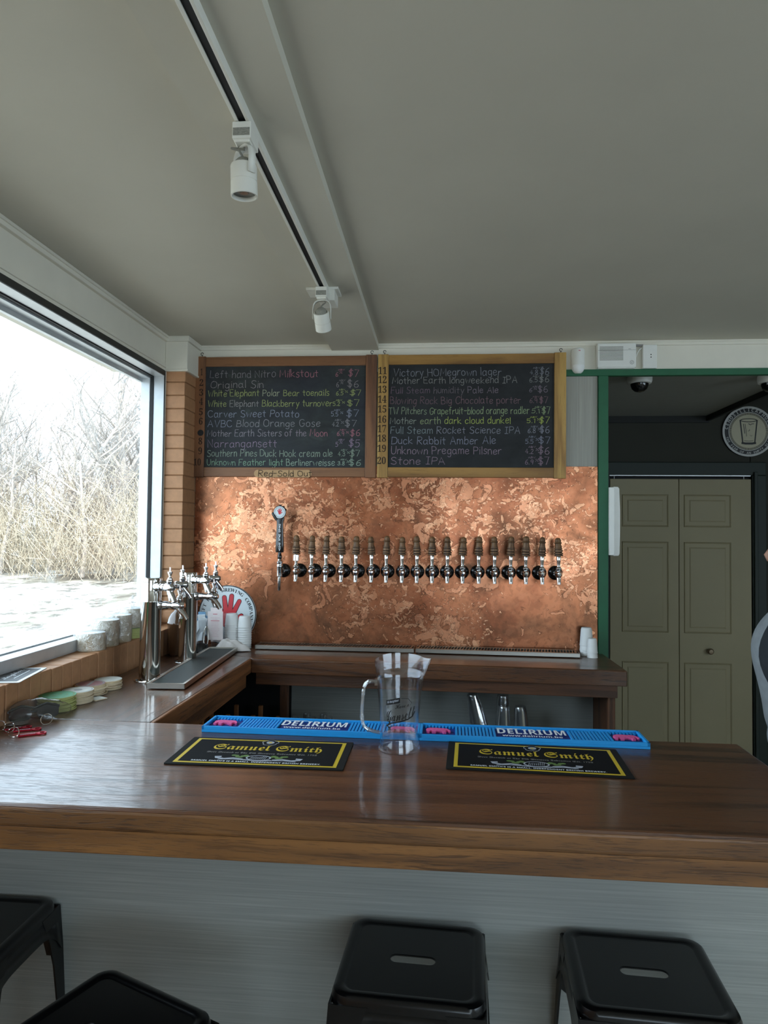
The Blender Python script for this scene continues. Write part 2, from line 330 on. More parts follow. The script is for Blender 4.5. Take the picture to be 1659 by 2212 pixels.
# ---------------------------------------------------------------- mesh helpers
class MB:
    def __init__(s): s.v = []; s.f = []; s.m = []; s.s = []
    def add(s, vs, fs, mat=0, smooth=False, X=None):
        o = len(s.v)
        s.v += [tuple(X @ Vector(p)) if X else tuple(p) for p in vs]
        for q in fs: s.f.append(tuple(i+o for i in q)); s.m.append(mat); s.s.append(smooth)
        return s
    def box(s, x0, x1, y0, y1, z0, z1, mat=0, X=None):
        v = [(x, y, z) for z in (z0, z1) for y in (y0, y1) for x in (x0, x1)]
        return s.add(v, [(0, 2, 3, 1), (4, 5, 7, 6), (0, 1, 5, 4), (2, 6, 7, 3), (0, 4, 6, 2), (1, 3, 7, 5)], mat, False, X)
    def cbox(s, c, d, mat=0, X=None):
        return s.box(c[0]-d[0]/2, c[0]+d[0]/2, c[1]-d[1]/2, c[1]+d[1]/2, c[2]-d[2]/2, c[2]+d[2]/2, mat, X)
    def rings(s, rs, mat=0, smooth=True, closed=True, cap0=False, cap1=False, X=None):
        n = len(rs[0]); v = [p for r in rs for p in r]; f = []
        for k in range(len(rs)-1):
            for i in range(n if closed else n-1):
                j = (i+1) % n; f.append((k*n+i, k*n+j, (k+1)*n+j, (k+1)*n+i))
        s.add(v, f, mat, smooth, X)
        if cap0: s.add(rs[0], [tuple(reversed(range(n)))], mat, False, X)
        if cap1: s.add(rs[-1], [tuple(range(n))], mat, False, X)
        return s
    def lathe(s, prof, n=24, mat=0, X=None, cap0=False, cap1=False, smooth=True):
        rs = [[(r*math.cos(2*PI*i/n), r*math.sin(2*PI*i/n), z) for i in range(n)] for r, z in prof]
        return s.rings(rs, mat, smooth, True, cap0, cap1, X)
    def cyl(s, p0, p1, r0_, r1_=None, n=12, mat=0, caps=True):
        p0 = Vector(p0); p1 = Vector(p1); r1_ = r0_ if r1_ is None else r1_
        q = (p1-p0).to_track_quat('Z', 'Y').to_matrix().to_4x4(); q.translation = p0
        L = (p1-p0).length
        return s.lathe([(r0_, 0), (r1_, L)], n, mat, q, caps, caps)
    def tube(s, pts, r, n=8, mat=0, caps=True):
        pts = [Vector(p) for p in pts]; rs = []
        R = r if isinstance(r, (list, tuple)) else [r]*len(pts)
        prev = None
        for i, p in enumerate(pts):
            d = (pts[min(i+1, len(pts)-1)]-pts[max(i-1, 0)]).normalized()
            if prev is None: a = d.orthogonal().normalized()
            else:
                a = prev-d*prev.dot(d); a = a.normalized() if a.length > 1e-6 else d.orthogonal().normalized()
            prev = a; b = d.cross(a)
            rs.append([tuple(p+a*R[i]*math.cos(2*PI*k/n)+b*R[i]*math.sin(2*PI*k/n)) for k in range(n)])
        return s.rings(rs, mat, True, True, caps, caps)
    def prism(s, poly, z0, z1, mat=0, X=None):
        n = len(poly)
        v = [(x, y, z0) for x, y in poly]+[(x, y, z1) for x, y in poly]
        f = [tuple(reversed(range(n))), tuple(range(n, 2*n))]+[(i, (i+1) % n, n+(i+1) % n, n+i) for i in range(n)]
        return s.add(v, f, mat, False, X)
    def stroke(s, pts, wd, mat=0, X=None, z=0):
        if len(pts) < 2: return s
        P = [Vector((p[0], p[1])) for p in pts]; L = []; Rr = []
        for i, p in enumerate(P):
            d = P[min(i+1, len(P)-1)]-P[max(i-1, 0)]
            d = d.normalized() if d.length > 1e-9 else Vector((1, 0))
            nrm = Vector((-d.y, d.x))*wd/2
            e = d*wd*.4*(-1 if i == 0 else 1 if i == len(P)-1 else 0)
            L.append(p+nrm+e); Rr.append(p-nrm+e)
        v = [(p.x, p.y, z) for p in L]+[(p.x, p.y, z) for p in Rr]; n = len(P)
        return s.add(v, [(i, i+n, i+1+n, i+1) for i in range(n-1)], mat, False, X)
    def build(s, name, mats, parent=None, bevel=0, seg=2, loc=None):
        me = bpy.data.meshes.new(name); me.from_pydata(s.v, [], s.f)
        for m in (mats if isinstance(mats, (list, tuple)) else [mats]): me.materials.append(M[m])
        me.polygons.foreach_set('material_index', s.m); me.polygons.foreach_set('use_smooth', s.s); me.update()
        if any(s.s): me.set_sharp_from_angle(angle=.70)
        o = bpy.data.objects.new(name, me); C.objects.link(o)
        if parent: o.parent = parent
        if loc: o.location = loc
        if bevel:
            b = o.modifiers.new('bevel', 'BEVEL'); b.width = bevel; b.segments = seg; b.limit_method = 'ANGLE'; b.angle_limit = .6
        return o
def tag(o, label, cat, group=None, kind=None):
    o['label'] = label; o['category'] = cat
    if group: o['group'] = group
    if kind: o['kind'] = kind
    return o
def thing(name, label, cat, loc=(0, 0, 0), rotz=0, group=None):
    o = bpy.data.objects.new(name, None); C.objects.link(o); o.empty_display_size = .02
    o.location = loc; o.rotation_euler = (0, 0, rotz); return tag(o, label, cat, group)
def struct(o, label=None):
    o['kind'] = 'structure'
    if label: o['label'] = label
    return o
def sempty(name, label=None):
    o = bpy.data.objects.new(name, None); C.objects.link(o); o['kind'] = 'structure'
    if label: o['label'] = label
    return o
def dup(root, loc, rot=None, label=None, group=None):
    r = root.copy(); C.objects.link(r); r.location = loc
    if rot is not None: r.rotation_euler = rot if isinstance(rot, (tuple, list, Euler)) else (0, 0, rot)
    if label: r['label'] = label
    if group: r['group'] = group
    for ch in list(root.children):
        c = ch.copy(); C.objects.link(c); c.parent = r
        for g in ch.children:
            d = g.copy(); C.objects.link(d); d.parent = c
    return r
def rrect(hx, hy, r, k=6, z=0, cx=0, cy=0):
    out = []
    for qx, qy, a0 in ((1, 1, 0), (-1, 1, 90), (-1, -1, 180), (1, -1, 270)):
        for i in range(k+1):
            a = math.radians(a0+90*i/k)
            out.append((cx+qx*(hx-r)+r*math.cos(a), cy+qy*(hy-r)+r*math.sin(a), z))
    return out
def FACE(loc):                     # local (x, y) print plane -> upright plane looking at -Y
    return Matrix.Translation(loc) @ Matrix.Rotation(PI/2, 4, 'X')

# ---------------------------------------------------------------- lettering
_tc = bpy.data.curves.new('lettering_source', 'FONT'); _to = bpy.data.objects.new('lettering_source', _tc)
_ts = bpy.data.scenes.new('lettering_scene'); _ts.collection.objects.link(_to); _vl = _ts.view_layers[0]
_tc.resolution_u = 3
_cache = {}
def raw_text(s):
    if s in _cache: return _cache[s]
    _tc.body = s; _vl.update()
    me = bpy.data.meshes.new_from_object(_to.evaluated_get(_vl.depsgraph))
    r = ([(v.co.x, v.co.y) for v in me.vertices], [tuple(p.vertices) for p in me.polygons])
    bpy.data.meshes.remove(me); _cache[s] = r; return r
def sty(s, A, a, d=None):
    out = ''
    for ch in s:
        if 'A' <= ch <= 'Z': out += chr(A+ord(ch)-65)
        elif 'a' <= ch <= 'z': out += chr(a+ord(ch)-97)
        elif d and ch.isdigit(): out += chr(d+int(ch))
        else: out += ch
    return out
def fraktur(s): return sty(s, 0x1D56C, 0x1D586)
def script(s): return sty(s, 0x1D4D0, 0x1D4EA)
def serif(s): return sty(s, 0x1D400, 0x1D41A, 0x1D7CE)
def sans(s): return sty(s, 0x1D5D4, 0x1D5EE, 0x1D7EC)
def fit_text(mb, s, x0, x1, y0, y1, z=0, mat=0, X=None, warp=None):
    vs, fs = raw_text(s)
    if not vs: return
    a, b = min(p[0] for p in vs), max(p[0] for p in vs); c, d = min(p[1] for p in vs), max(p[1] for p in vs)
    vv = [(x0+(p[0]-a)/(b-a or 1)*(x1-x0), y0+(p[1]-c)/(d-c or 1)*(y1-y0), z) for p in vs]
    if warp: vv = [warp(p) for p in vv]
    mb.add(vv, fs, mat, False, X)
def arc_text(mb, s, r, size, a0, a1, z=0, mat=0, X=None, inside=False, conv=lambda q: q):
    n = len(s)
    for i, ch in enumerate(s):
        if ch == ' ': continue
        vs, fs = raw_text(conv(ch))
        if not vs: continue
        a = math.radians(a0+(a1-a0)*i/(n-1)); cx = (min(p[0] for p in vs)+max(p[0] for p in vs))/2
        rot = a-PI/2 if not inside else a+PI/2
        cr, sr = math.cos(rot), math.sin(rot)
        vv = []
        for p in vs:
            x = (p[0]-cx)*size; y = (p[1]-.35)*size
            vv.append((r*math.cos(a)+x*cr-y*sr, r*math.sin(a)+x*sr+y*cr, z))
        mb.add(vv, fs, mat, False, X)
def disc(mb, r, z, mat=0, X=None, n=48, rin=0, cx=0, cy=0, sy=1):
    if rin: mb.rings([[(cx+q*math.cos(2*PI*i/n), cy+sy*q*math.sin(2*PI*i/n), z) for i in range(n)] for q in (rin, r)], mat, False, X=X)
    else: mb.add([(cx+r*math.cos(2*PI*i/n), cy+sy*r*math.sin(2*PI*i/n), z) for i in range(n)], [tuple(range(n))], mat, False, X)
def capsule(mb, p, q, r1, r2, z, mat=0, X=None, n=10):
    p = Vector(p); q = Vector(q); d = (q-p).normalized(); a = math.atan2(d.y, d.x); pts = []
    for i in range(n+1): t_ = a+PI/2+PI*i/n; pts.append((p.x+r1*math.cos(t_), p.y+r1*math.sin(t_), z))
    for i in range(n+1): t_ = a-PI/2+PI*i/n; pts.append((q.x+r2*math.cos(t_), q.y+r2*math.sin(t_), z))
    mb.add(pts, [tuple(range(len(pts)))], mat, False, X)
def hand_print(mb, s, z, mat, X, mirror=1, grow=0):
    for i, (p, q, a, b) in enumerate((((-.16, -.05), (-.40, .42), .09, .07), ((-.06, .05), (-.16, .68), .09, .075), ((.06, .05), (.12, .74), .09, .075),
                       ((.15, 0), (.42, .55), .09, .07), ((.12, -.25), (.52, .02), .09, .065))):
        capsule(mb, (p[0]*s*mirror, p[1]*s), (q[0]*s*mirror, q[1]*s), a*s+grow, b*s+grow, z+i*2e-5, mat, X)
    disc(mb, .24*s+grow, z+12e-5, mat, X, 24, cx=0, cy=-.16*s, sy=1.15)

# ---------------------------------------------------------------- chalk handwriting: single-stroke letters
GL = {
'A': '0,0 2.4,7 4.8,0;.9,2.5 3.9,2.5', 'B': '0,0 0,7;~0,7 3.4,6.8 3.4,3.9 0,3.7;~0,3.7 4.2,3.6 4.2,.1 0,0', 'C': '~4.4,6 3.4,7.2 .6,6.6 -.2,3.5 .8,.2 3.2,-.3 4.6,1.2',
'D': '0,0 0,7;~0,7 4.8,6.6 4.8,.6 0,0', 'E': '3.8,7 0,7 0,0 3.9,0;0,3.7 3,3.7', 'F': '3.9,7 0,7 0,0;0,3.8 3,3.8', 'G': '~4.4,6.2 3,7.2 .4,6.2 0,3 1,0 3.4,-.2 4.6,1.6 4.6,3.2;4.8,3.2 2.8,3.1',
'H': '0,0 0,7;4.4,0 4.4,7;0,3.6 4.4,3.6', 'I': '1.5,0 1.5,7;0,7 3,7;0,0 3,0', 'K': '0,0 0,7;4,6.6 .2,3 4.4,0', 'L': '0,7 0,0 3.6,0', 'M': '0,0 .4,7 2.7,2 5,7 5.6,0', 'N': '0,0 0,7 4.2,0 4.2,7',
'O': '~2.4,7 .2,6.2 0,1 2.4,-.1 5,1 5,6 2.4,7 1.6,6.9', 'P': '0,0 0,7;~0,7 3.9,6.8 3.9,3.4 0,3.2', 'R': '0,0 0,7;~0,7 3.9,6.8 3.9,3.7 0,3.5;.8,3.5 4.2,0', 'S': '~3.9,6.3 2.4,7.4 .2,6.4 .6,4.2 3.6,3.2 4.2,1 2.4,-.3 0,.8',
'T': '0,7 4.8,7;2.4,7 2.4,0', 'U': '~0,7 0,1 2,-.3 4.4,1 4.4,7', 'V': '0,7 2.4,0 4.8,7', 'W': '0,7 1.5,0 3,5 4.5,0 6.2,7',
'a': '~3.3,3.6 1.8,4.7 0,3.4 .2,.3 1.8,-.1 3.3,1.4;3.4,4.4 3.4,.8 4,0', 'b': '0,7 0,0;~0,3 1.8,4.8 3.5,3.4 3.3,.4 1.6,-.2 0,1', 'c': '~3.2,3.8 1.8,4.8 0,3.6 .1,.6 1.6,-.2 3.3,.8',
'd': '3.4,7 3.4,0;~3.4,3.2 1.8,4.8 0,3.4 .1,.5 1.6,-.2 3.4,1.2', 'e': '~0,2.3 3.3,2.6 3.2,4 1.6,4.8 0,3.6 .1,.6 1.7,-.2 3.4,.9', 'f': '~3,6.6 2,7.2 1.2,6 1.2,0;0,4.2 2.6,4.2', 'g': '~3.3,3.6 1.8,4.7 0,3.4 .2,.6 1.8,.1 3.3,1.6;~3.4,4.4 3.3,-1.6 1.8,-2.8 .2,-1.8',
'h': '0,7 0,0;~0,2.8 1.7,4.6 3.2,3.8 3.2,0', 'i': '.4,4.4 .4,0;.4,5.9 .5,6.2', 'k': '0,7 0,0;3,4.3 .2,2 3.4,0', 'l': '.3,7 .3,0', 'm': '0,4.4 0,0;~0,3 1.2,4.7 2.4,3.8 2.4,0;~2.4,3 3.7,4.7 4.9,3.8 4.9,0', 'n': '0,4.4 0,0;~0,3 1.6,4.7 3.1,3.8 3.1,0',
'o': '~1.7,4.6 0,3.8 0,.6 1.7,-.2 3.5,.6 3.5,3.8 1.7,4.6 1.2,4.5', 'p': '0,4.4 0,-2.6;~0,3.2 1.8,4.8 3.5,3.4 3.3,.4 1.6,-.2 0,1', 'r': '0,4.4 0,0;~0,2.6 1.2,4.4 2.6,4.2', 's': '~2.8,4 1.6,4.8 .1,4 .5,2.6 2.7,2 2.9,.6 1.4,-.2 0,.5',
't': '1.3,6.4 1.3,.5 2,0;0,4.3 2.8,4.3', 'u': '~0,4.4 0,.6 1.6,-.3 3.2,1.2;3.2,4.4 3.2,0', 'v': '0,4.4 1.7,0 3.4,4.4', 'w': '0,4.4 1.2,0 2.4,3.4 3.6,0 4.8,4.4', 'x': '0,4.4 3.2,0;3.2,4.4 0,0', 'y': '0,4.4 1.7,.6;3.4,4.4 1,-2.6',
'0': '~1.9,7 0,6 0,1 1.9,-.1 3.8,1 3.8,6 1.9,7 1.4,6.9', '1': '.2,5.8 1.2,7 1.2,0', '2': '~.2,5.8 1.6,7.3 3.4,6.4 3,4 .2,.2;0,0 3.8,0', '3': '~.2,6.2 1.8,7.4 3.5,6 2.8,4 1.2,3.7;~1.2,3.7 3.8,3.4 3.6,.4 1.6,-.3 0,.9', '4': '2.6,0 2.6,7 0,2.2 3.8,2.2', '5': '3.6,7 .5,7 .3,4;~.3,4 2.4,4.8 3.9,2.8 2.6,-.1 0,.4',
'6': '~3.2,6.8 1,5.6 0,2 .8,0 2.6,-.2 3.8,1.6 2.6,3.8 .3,2.6', '7': '0,7 3.6,7 1.2,0', '8': '~2,3.8 .2,5 .8,7 3.2,7 3.6,5 2,3.8 0,2 .8,-.1 3.4,0 3.8,2 2,3.8', '9': '~3.4,4.6 1.6,3 0,4.6 .8,7 2.8,7 3.4,5 3,0',
'$': '~3.9,5.6 2.2,6.6 .3,5.7 .8,4.1 3.4,3.1 3.9,1.4 2,.3 0,1.3;1.6,7.8 1.6,-.9;2.5,7.8 2.5,-.9', '%': '0,0 4,6.6;~.6,6.6 0,5.6 .8,4.8 1.4,5.8 .6,6.6;~3.4,1.9 2.8,.9 3.6,.1 4.2,1.1 3.4,1.9', '.': '.1,0 .5,.2', '~': '~0,3 1,4 2.2,2.8 3.2,3.8', '-': '0,3.3 3,3.3'}
def chaikin(P):
    Q = [P[0]]
    for a, b in zip(P, P[1:]):
        Q += [(a[0]*.75+b[0]*.25, a[1]*.75+b[1]*.25), (a[0]*.25+b[0]*.75, a[1]*.25+b[1]*.75)]
    return Q+[P[-1]]
GP = {}
for k, sdef in GL.items():
    out = []
    for st in sdef.split(';'):
        sm = st.startswith('~'); P = [tuple(map(float, q.split(','))) for q in st.lstrip('~').split()]
        out.append(chaikin(chaikin(P)) if sm else P)
    GP[k] = out
def chalk(mb, s, x0, x1, yb, cap, wd, mats, X, rng, z=0):
    """write s from x0 to x1 on the baseline yb; mats is one material index per word (last repeats)"""
    adv = []; x = 0
    for ch in s:
        if ch == ' ': x += 3.0; adv.append(None); continue
        adv.append(x); x += max(p[0] for st in GP[ch] for p in st)+1.5
    k = (x1-x0)/(x-1.5); sy = cap/7; wi = 0
    for ch, a in zip(s, adv):
        if a is None: wi += 1; continue
        dy = rng.uniform(-.35, .35); sc = rng.uniform(.93, 1.08); sl = rng.uniform(-.06, .10)
        mt = mats[min(wi, len(mats)-1)]
        for st in GP[ch]:
            mb.stroke([(x0+(a+p[0]+sl*p[1])*k, yb+(p[1]*sc+dy)*sy) for p in st], wd, mt, X, z)

# ================================================================ THE SETTING
CZ = 2.407
struct(MB().box(-1.6, 4.2, -4.2, 4.6, -.08, 0).build('floor', 'floor_tile'))
c = struct(MB().box(-1.6, 4.2, -4.2, 3.12, CZ, CZ+.12).build('ceiling', 'ceiling_paint'))
struct(MB().box(-.487, -.278, -4.0, 3.0, 2.38, CZ+.01).build('trim_1', 'ceiling_paint'), 'flat painted batten carrying the track light')
# ceiling seams beside the batten
tr = MB()
tr.box(-1.17, 4.0, 2.986, 3.0, 2.386, CZ).box(-1.17, 4.0, 2.982, 3.0, 2.398, CZ)
struct(tr.build('trim_2', 'white_paint', bevel=.002), 'narrow white crown moulding along the back wall')
tr = MB(); tr.box(-1.19, -1.172, -4.0, 2.83, 2.384, CZ).box(-1.19, -1.166, -4.0, 2.83, 2.397, CZ)
tr.box(-1.186, -1.078, 2.826, 2.84, 2.384, CZ).box(-1.1, -1.078, 2.8401, 2.984, 2.384, CZ)
struct(tr.build('trim_3', 'white_paint', bevel=.002), 'narrow white crown moulding over the window')

# left wall: white header, brick pillar, brick sill, lower wall
wl = sempty('wall_left', 'painted tan brick wall with a white header over the window')
MB().box(-1.42, -1.186, -4.2, 2.85, 2.257, CZ).box(-1.192, -1.18, -4.2, 2.85, 2.272, 2.285).build('header', 'white_paint', wl, bevel=.002)
MB().box(-1.186, -1.088, 2.838, 3.0, 2.262, CZ-.02).box(-1.186, -1.084, 2.834, 3.0, 2.257, 2.266).build('pillar_cap', 'white_paint', wl, bevel=.003)
MB().box(-1.286, -1.104, 2.856, 3.0, 0, 2.257).build('mortar_core', 'mortar_pillar', wl)
MB().box(-1.30, -1.21, -4.2, 2.856, 0, 1.06).box(-1.42, -1.19, -4.2, -.02, 1.06, 2.257).build('lower_wall', 'brick_paint', wl)
MB().box(-1.286, -1.116, -.28, 2.856, 1.02, 1.164).build('sill_mortar', 'mortar', wl)
bm_ = None
rng = random.Random(3)
for i in range(21):
    z0 = 1.062+i*.0575
    o = MB().box(-1.188, -1.1, 2.849, 2.998, .0022, .0560).build('brick', 'brick_paint', wl, bevel=.003) if bm_ is None else bm_.copy()
    if bm_ is None: bm_ = o
    else: C.objects.link(o)
    o.location = (rng.uniform(-.0012, .0012), rng.uniform(-.0012, .0012), z0)
bs = None
for i in range(56):
    y0 = -.12+i*.0531
    if bs is None: bs = MB().box(-1.2, -1.108, .0016, .0515, 1.03, 1.172).build('brick', 'brick_paint', wl, bevel=.0025); o = bs
    else: o = bs.copy(); C.objects.link(o)
    o.location = (rng.uniform(-.0015, .0015), y0, rng.uniform(-.001, .001))
MB().cyl((-1.1865, 2.846, 1.06), (-1.1865, 2.846, 2.257), .0035, n=8).build('caulk_line', 'white_paint', wl)

# window: aluminium stops, gasket, glass
def window(name, y0, y1, label):
    wn_ = sempty(name, label)
    z0, z1 = 1.172, 2.257
    f = MB()
    f.box(-1.236, -1.187, y0, y1, z0, 1.211).box(-1.236, -1.187, y0, y1, 2.236, z1)
    f.box(-1.236, -1.187, y1-.008, y1, z0, z1).box(-1.236, -1.187, y0, y0+.008, z0, z1)
    f.build('inner_frame', 'aluminium', wn_, bevel=.0015)
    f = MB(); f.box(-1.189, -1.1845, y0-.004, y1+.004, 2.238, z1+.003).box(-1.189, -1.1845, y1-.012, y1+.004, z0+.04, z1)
    f.build('shaded_frame_edge', 'dark_metal', wn_)  # dark strips on the frame face; the top one paints its shadow
    f = MB(); f.box(-1.250, -1.236, y0+.004, y1-.004, z0, 1.2095).box(-1.250, -1.236, y0+.004, y1-.004, 2.232, z1)
    f.box(-1.250, -1.236, y1-.012, y1, z0, z1).box(-1.250, -1.236, y0, y0+.012, z0, z1)
    f.build('gasket', 'black_rubber', wn_)
    f = MB(); f.box(-1.29, -1.250, y0, y1, z0, 1.2135).box(-1.29, -1.250, y0, y1, 2.226, z1).box(-1.30, -1.284, y0, y1, 2.210, z1)
    f.box(-1.29, -1.250, y1-.014, y1, z0, z1).box(-1.29, -1.250, y0, y0+.014, z0, z1)
    f.build('outer_frame', 'aluminium', wn_, bevel=.0015)
    MB().box(-1.246, -1.242, y0+.01, y1-.01, 1.205, 2.236).build('glass', 'window_glass', wn_)
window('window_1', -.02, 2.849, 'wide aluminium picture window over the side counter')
MB().box(-1.40, -1.288, -.3, 2.87, 1.08, 1.172).build('outside_ledge', 'aluminium', wl)

# back wall
wb = sempty('wall_back', 'back wall with white header band')
MB().box(-1.286, .67, 3.0, 3.12, 0, CZ).build('wall_core', 'room_paint', wb)
MB().box(-1.088, 4.0, 2.994, 3.03, 2.281, CZ).build('white_header', 'white_paint', wb, bevel=.002)
MB().box(.5, .668, 2.995, 3.0, 1.86, 2.262).build('grey_panel', 'laminate_z', wb)
MB().box(3.2, 4.2, 3.0, 3.03, 0, CZ).box(.5, 4.2, 3.0, 3.03, CZ, 2.85).build('wall_right_part', 'room_paint', wb)
struct(MB().box(.671, .712, 2.982, 3.032, 0, 2.2555).build('trim_4', 'green_paint', bevel=.002), 'dark green painted door post beside the copper')
struct(MB().box(.5, 4.0, 2.984, 3.012, 2.256, 2.284).build('trim_5', 'green_paint', bevel=.002), 'dark green painted strip under the white header')
wr = MB(); wr.box(4.0, 4.2, -4.2, 4.6, 0, 1.05).box(4.0, 4.2, -4.2, 4.6, 2.15, CZ+.5).box(4.0, 4.2, 1.5, 4.6, 1.05, 2.15).box(4.0, 4.2, -4.2, -2.8, 1.05, 2.15)
struct(wr.build('wall_right', 'room_paint'))
wf = MB(); wf.box(-1.3, 4.0, -4.2, -4.0, 0, .85).box(-1.3, 4.0, -4.2, -4.0, 2.15, CZ).box(2.7, 4.0, -4.2, -4.0, .85, 2.15).box(-1.3, .1, -4.2, -4.0, .85, 2.15)
struct(MB().box(-1.4, 4.2, -7.4, -4.2, 2.45, 2.53).build('sun_block_roof', 'white_paint'), 'added unseen roof slab blocking sun at the front windows')  # unseen slab added to keep direct sun out of the front windows
struct(wf.build('wall_front', 'room_paint'))

# passage behind the opening
hl = sempty('wall_passage', 'dark walls of the passage behind the opening')
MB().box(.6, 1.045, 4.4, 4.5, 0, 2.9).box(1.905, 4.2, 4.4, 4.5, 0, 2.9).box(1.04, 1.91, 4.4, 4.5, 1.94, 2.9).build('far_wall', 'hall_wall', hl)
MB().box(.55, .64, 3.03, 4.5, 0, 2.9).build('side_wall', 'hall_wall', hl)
MB().box(.6, 1.66, 4.385, 4.4, 2.28, 2.322).box(1.64, 1.66, 3.03, 4.384, 2.29, 2.325).build('ceiling_trim', 'hall_trim', hl)
hc = struct(MB().box(.6, 1.65, 3.03, 4.45, 2.322, 2.42).box(1.65, 4.2, 3.03, 4.5, 2.72, 2.8).box(1.645, 1.66, 3.03, 4.45, 2.325, 2.75).build('ceiling_passage', 'hall_ceiling'))

# bifold closet door
dr = sempty('door_1', 'beige six panel bifold closet door')
def leaf(x0, x1, name):
    b = MB(); b.box(x0, x1, 4.365, 4.395, .01, 1.926)
    o = b.build('door_leaf', 'door_paint', dr, bevel=.003)
    mx = 1.2645 if x0 < 1.3 else 1.637
    for (za, zb) in ((1.632, 1.825), (.982, 1.533), (.25, .795)):
        h = .137
        p = MB()
        def ring(ix, z): return [(mx-h+ix, z, za+ix), (mx+h-ix, z, za+ix), (mx+h-ix, z, zb-ix), (mx-h+ix, z, zb-ix)]
        p.rings([ring(-.004, 4.3648), ring(0, 4.360), ring(.008, 4.366), ring(.026, 4.3665), ring(.036, 4.3612)], 0, False)
        p.add(ring(.036, 4.3612), [(3, 2, 1, 0)])
        p.build('door_panel', 'door_paint', o)
    return o
leaf(1.052, 1.466, 'a'); lf = leaf(1.469, 1.897, 'b')
k = MB(); k.lathe([(0, 0), (.008, 0), (.008, .012), (.017, .018), (.019, .028), (.012, .036), (0, .037)], 20, X=Matrix.Translation((1.644, 4.365, .873)) @ Matrix.Rotation(PI/2, 4, 'X'))
k.build('knob', 'knob_brass', lf)['label'] = 'round dull brass knob'
fr_ = MB(); fr_.box(.98, 1.049, 4.36, 4.42, 0, 1.95).box(1.902, 1.985, 4.36, 4.42, 0, 1.95).box(.98, 1.985, 4.36, 4.42, 1.95, 2.03).box(1.908, 1.93, 4.345, 4.36, 0, 1.97).build('door_frame', 'dark_green_trim', dr, bevel=.004)
MB().box(1.049, 1.902, 4.40, 4.46, 0, 1.95).build('closet_back', 'gap_black', dr)
rl = MB(); rl.box(1.049, 1.895, 4.366, 4.39, 1.944, 1.950).build('door_track', 'aluminium', dr)
for x in (1.08, 1.86): MB().cyl((x, 4.38, 1.925), (x, 4.38, 1.946), .0025, n=8).build('pivot_pin', 'aluminium', dr)

# ================================================================ COPPER, BAR
cp = MB().box(-1.098, .669, 2.990, 3.0, 1.0, 1.866).build('copper_backsplash', 'copper', bevel=.001)
tag(cp, 'mottled copper sheet covering the wall behind the taps', 'backsplash')

bar = thing('bar_counter', 'dark stained oak bar counter running round three sides with grey front', 'counter')
def slab(mb, poly, z0, z1): mb.prism(poly, z0, z1)
b = MB(); slab(b, [(-1.112, 1.207), (.722, 1.207), (.722, 1.742), (-1.112, 1.755)], 1.029, 1.07); b.build('front_counter_top', 'oak_x', bar, bevel=.005)
b = MB(); slab(b, [(-1.112, 1.7555), (-.752, 1.7525), (-.744, 2.682), (-1.105, 2.9)], 1.029, 1.07); b.build('side_counter_top', 'oak_y', bar, bevel=.003)
b = MB(); slab(b, [(-1.098, 2.898), (-.742, 2.683), (-.70, 2.681), (.694, 2.622), (.690, 2.99), (-1.098, 2.99)], 1.030, 1.0705); b.build('back_counter_top', 'oak_x', bar, bevel=.004)
b = MB(); b.box(-.742, .694, 0, .028, 1.013, 1.069)
o = b.build('back_edge_board', 'oak_x', bar, bevel=.003); o.location = (0, 2.645, 0); o.rotation_euler = (0, 0, -.041)
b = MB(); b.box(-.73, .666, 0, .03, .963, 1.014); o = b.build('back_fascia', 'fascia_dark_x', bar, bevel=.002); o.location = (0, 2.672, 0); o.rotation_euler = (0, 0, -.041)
b = MB(); b.box(-.760, -.742, 1.756, 2.68, 1.013, 1.069).build('side_edge_board', 'fascia_y', bar, bevel=.003)
b = MB(); b.box(-.785, -.762, 1.74, 2.68, .955, 1.013).build('side_fascia', 'fascia_y', bar, bevel=.002)
MB().box(-1.2, .722, 1.2055, 1.235, 1.0275, 1.0665).build('front_edge_board', 'fascia_x', bar, bevel=.007, seg=3)
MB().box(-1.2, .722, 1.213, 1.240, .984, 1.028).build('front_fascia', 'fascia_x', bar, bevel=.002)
MB().box(-1.2, .722, 1.55, 1.58, 0, 1.028).build('front_panel', 'laminate_x', bar)
MB().box(-1.2, .715, 1.24, 1.55, 1.012, 1.029).build('counter_underside', 'cabinet_black', bar)
MB().box(.70, .718, 1.58, 1.735, 0, 1.028).build('end_panel', 'laminate_x', bar)
# open shelving below the back and side counters
MB().box(-1.1, .665, 2.965, 2.985, 0, 1.03).build('shelf_back', 'laminate_x', bar)
MB().box(-1.1, .665, 2.70, 2.97, .735, .755).build('shelf_board', 'cabinet_black', bar)
MB().box(-1.1, .665, 2.70, 2.97, .30, .32).build('shelf_board', 'cabinet_black', bar)
MB().box(-.632, -.600, 2.705, 2.735, 0, .97).build('support_post', 'oak_z', bar, bevel=.002)
MB().box(.634, .662, 2.665, 2.70, 0, .97).build('support_post', 'oak_z', bar, bevel=.002)
MB().box(.645, .662, 2.70, 2.97, 0, 1.02).build('shelf_end', 'oak_z', bar)
MB().box(-1.1, -1.08, 1.74, 2.97, 0, 1.03).box(-1.1, -.64, 2.955, 2.967, .32, 1.03).build('cabinet_lining', 'cabinet_black', bar)
MB().box(-1.1, -.80, 1.74, 2.70, .735, .755).build('shelf_board', 'cabinet_black', bar)

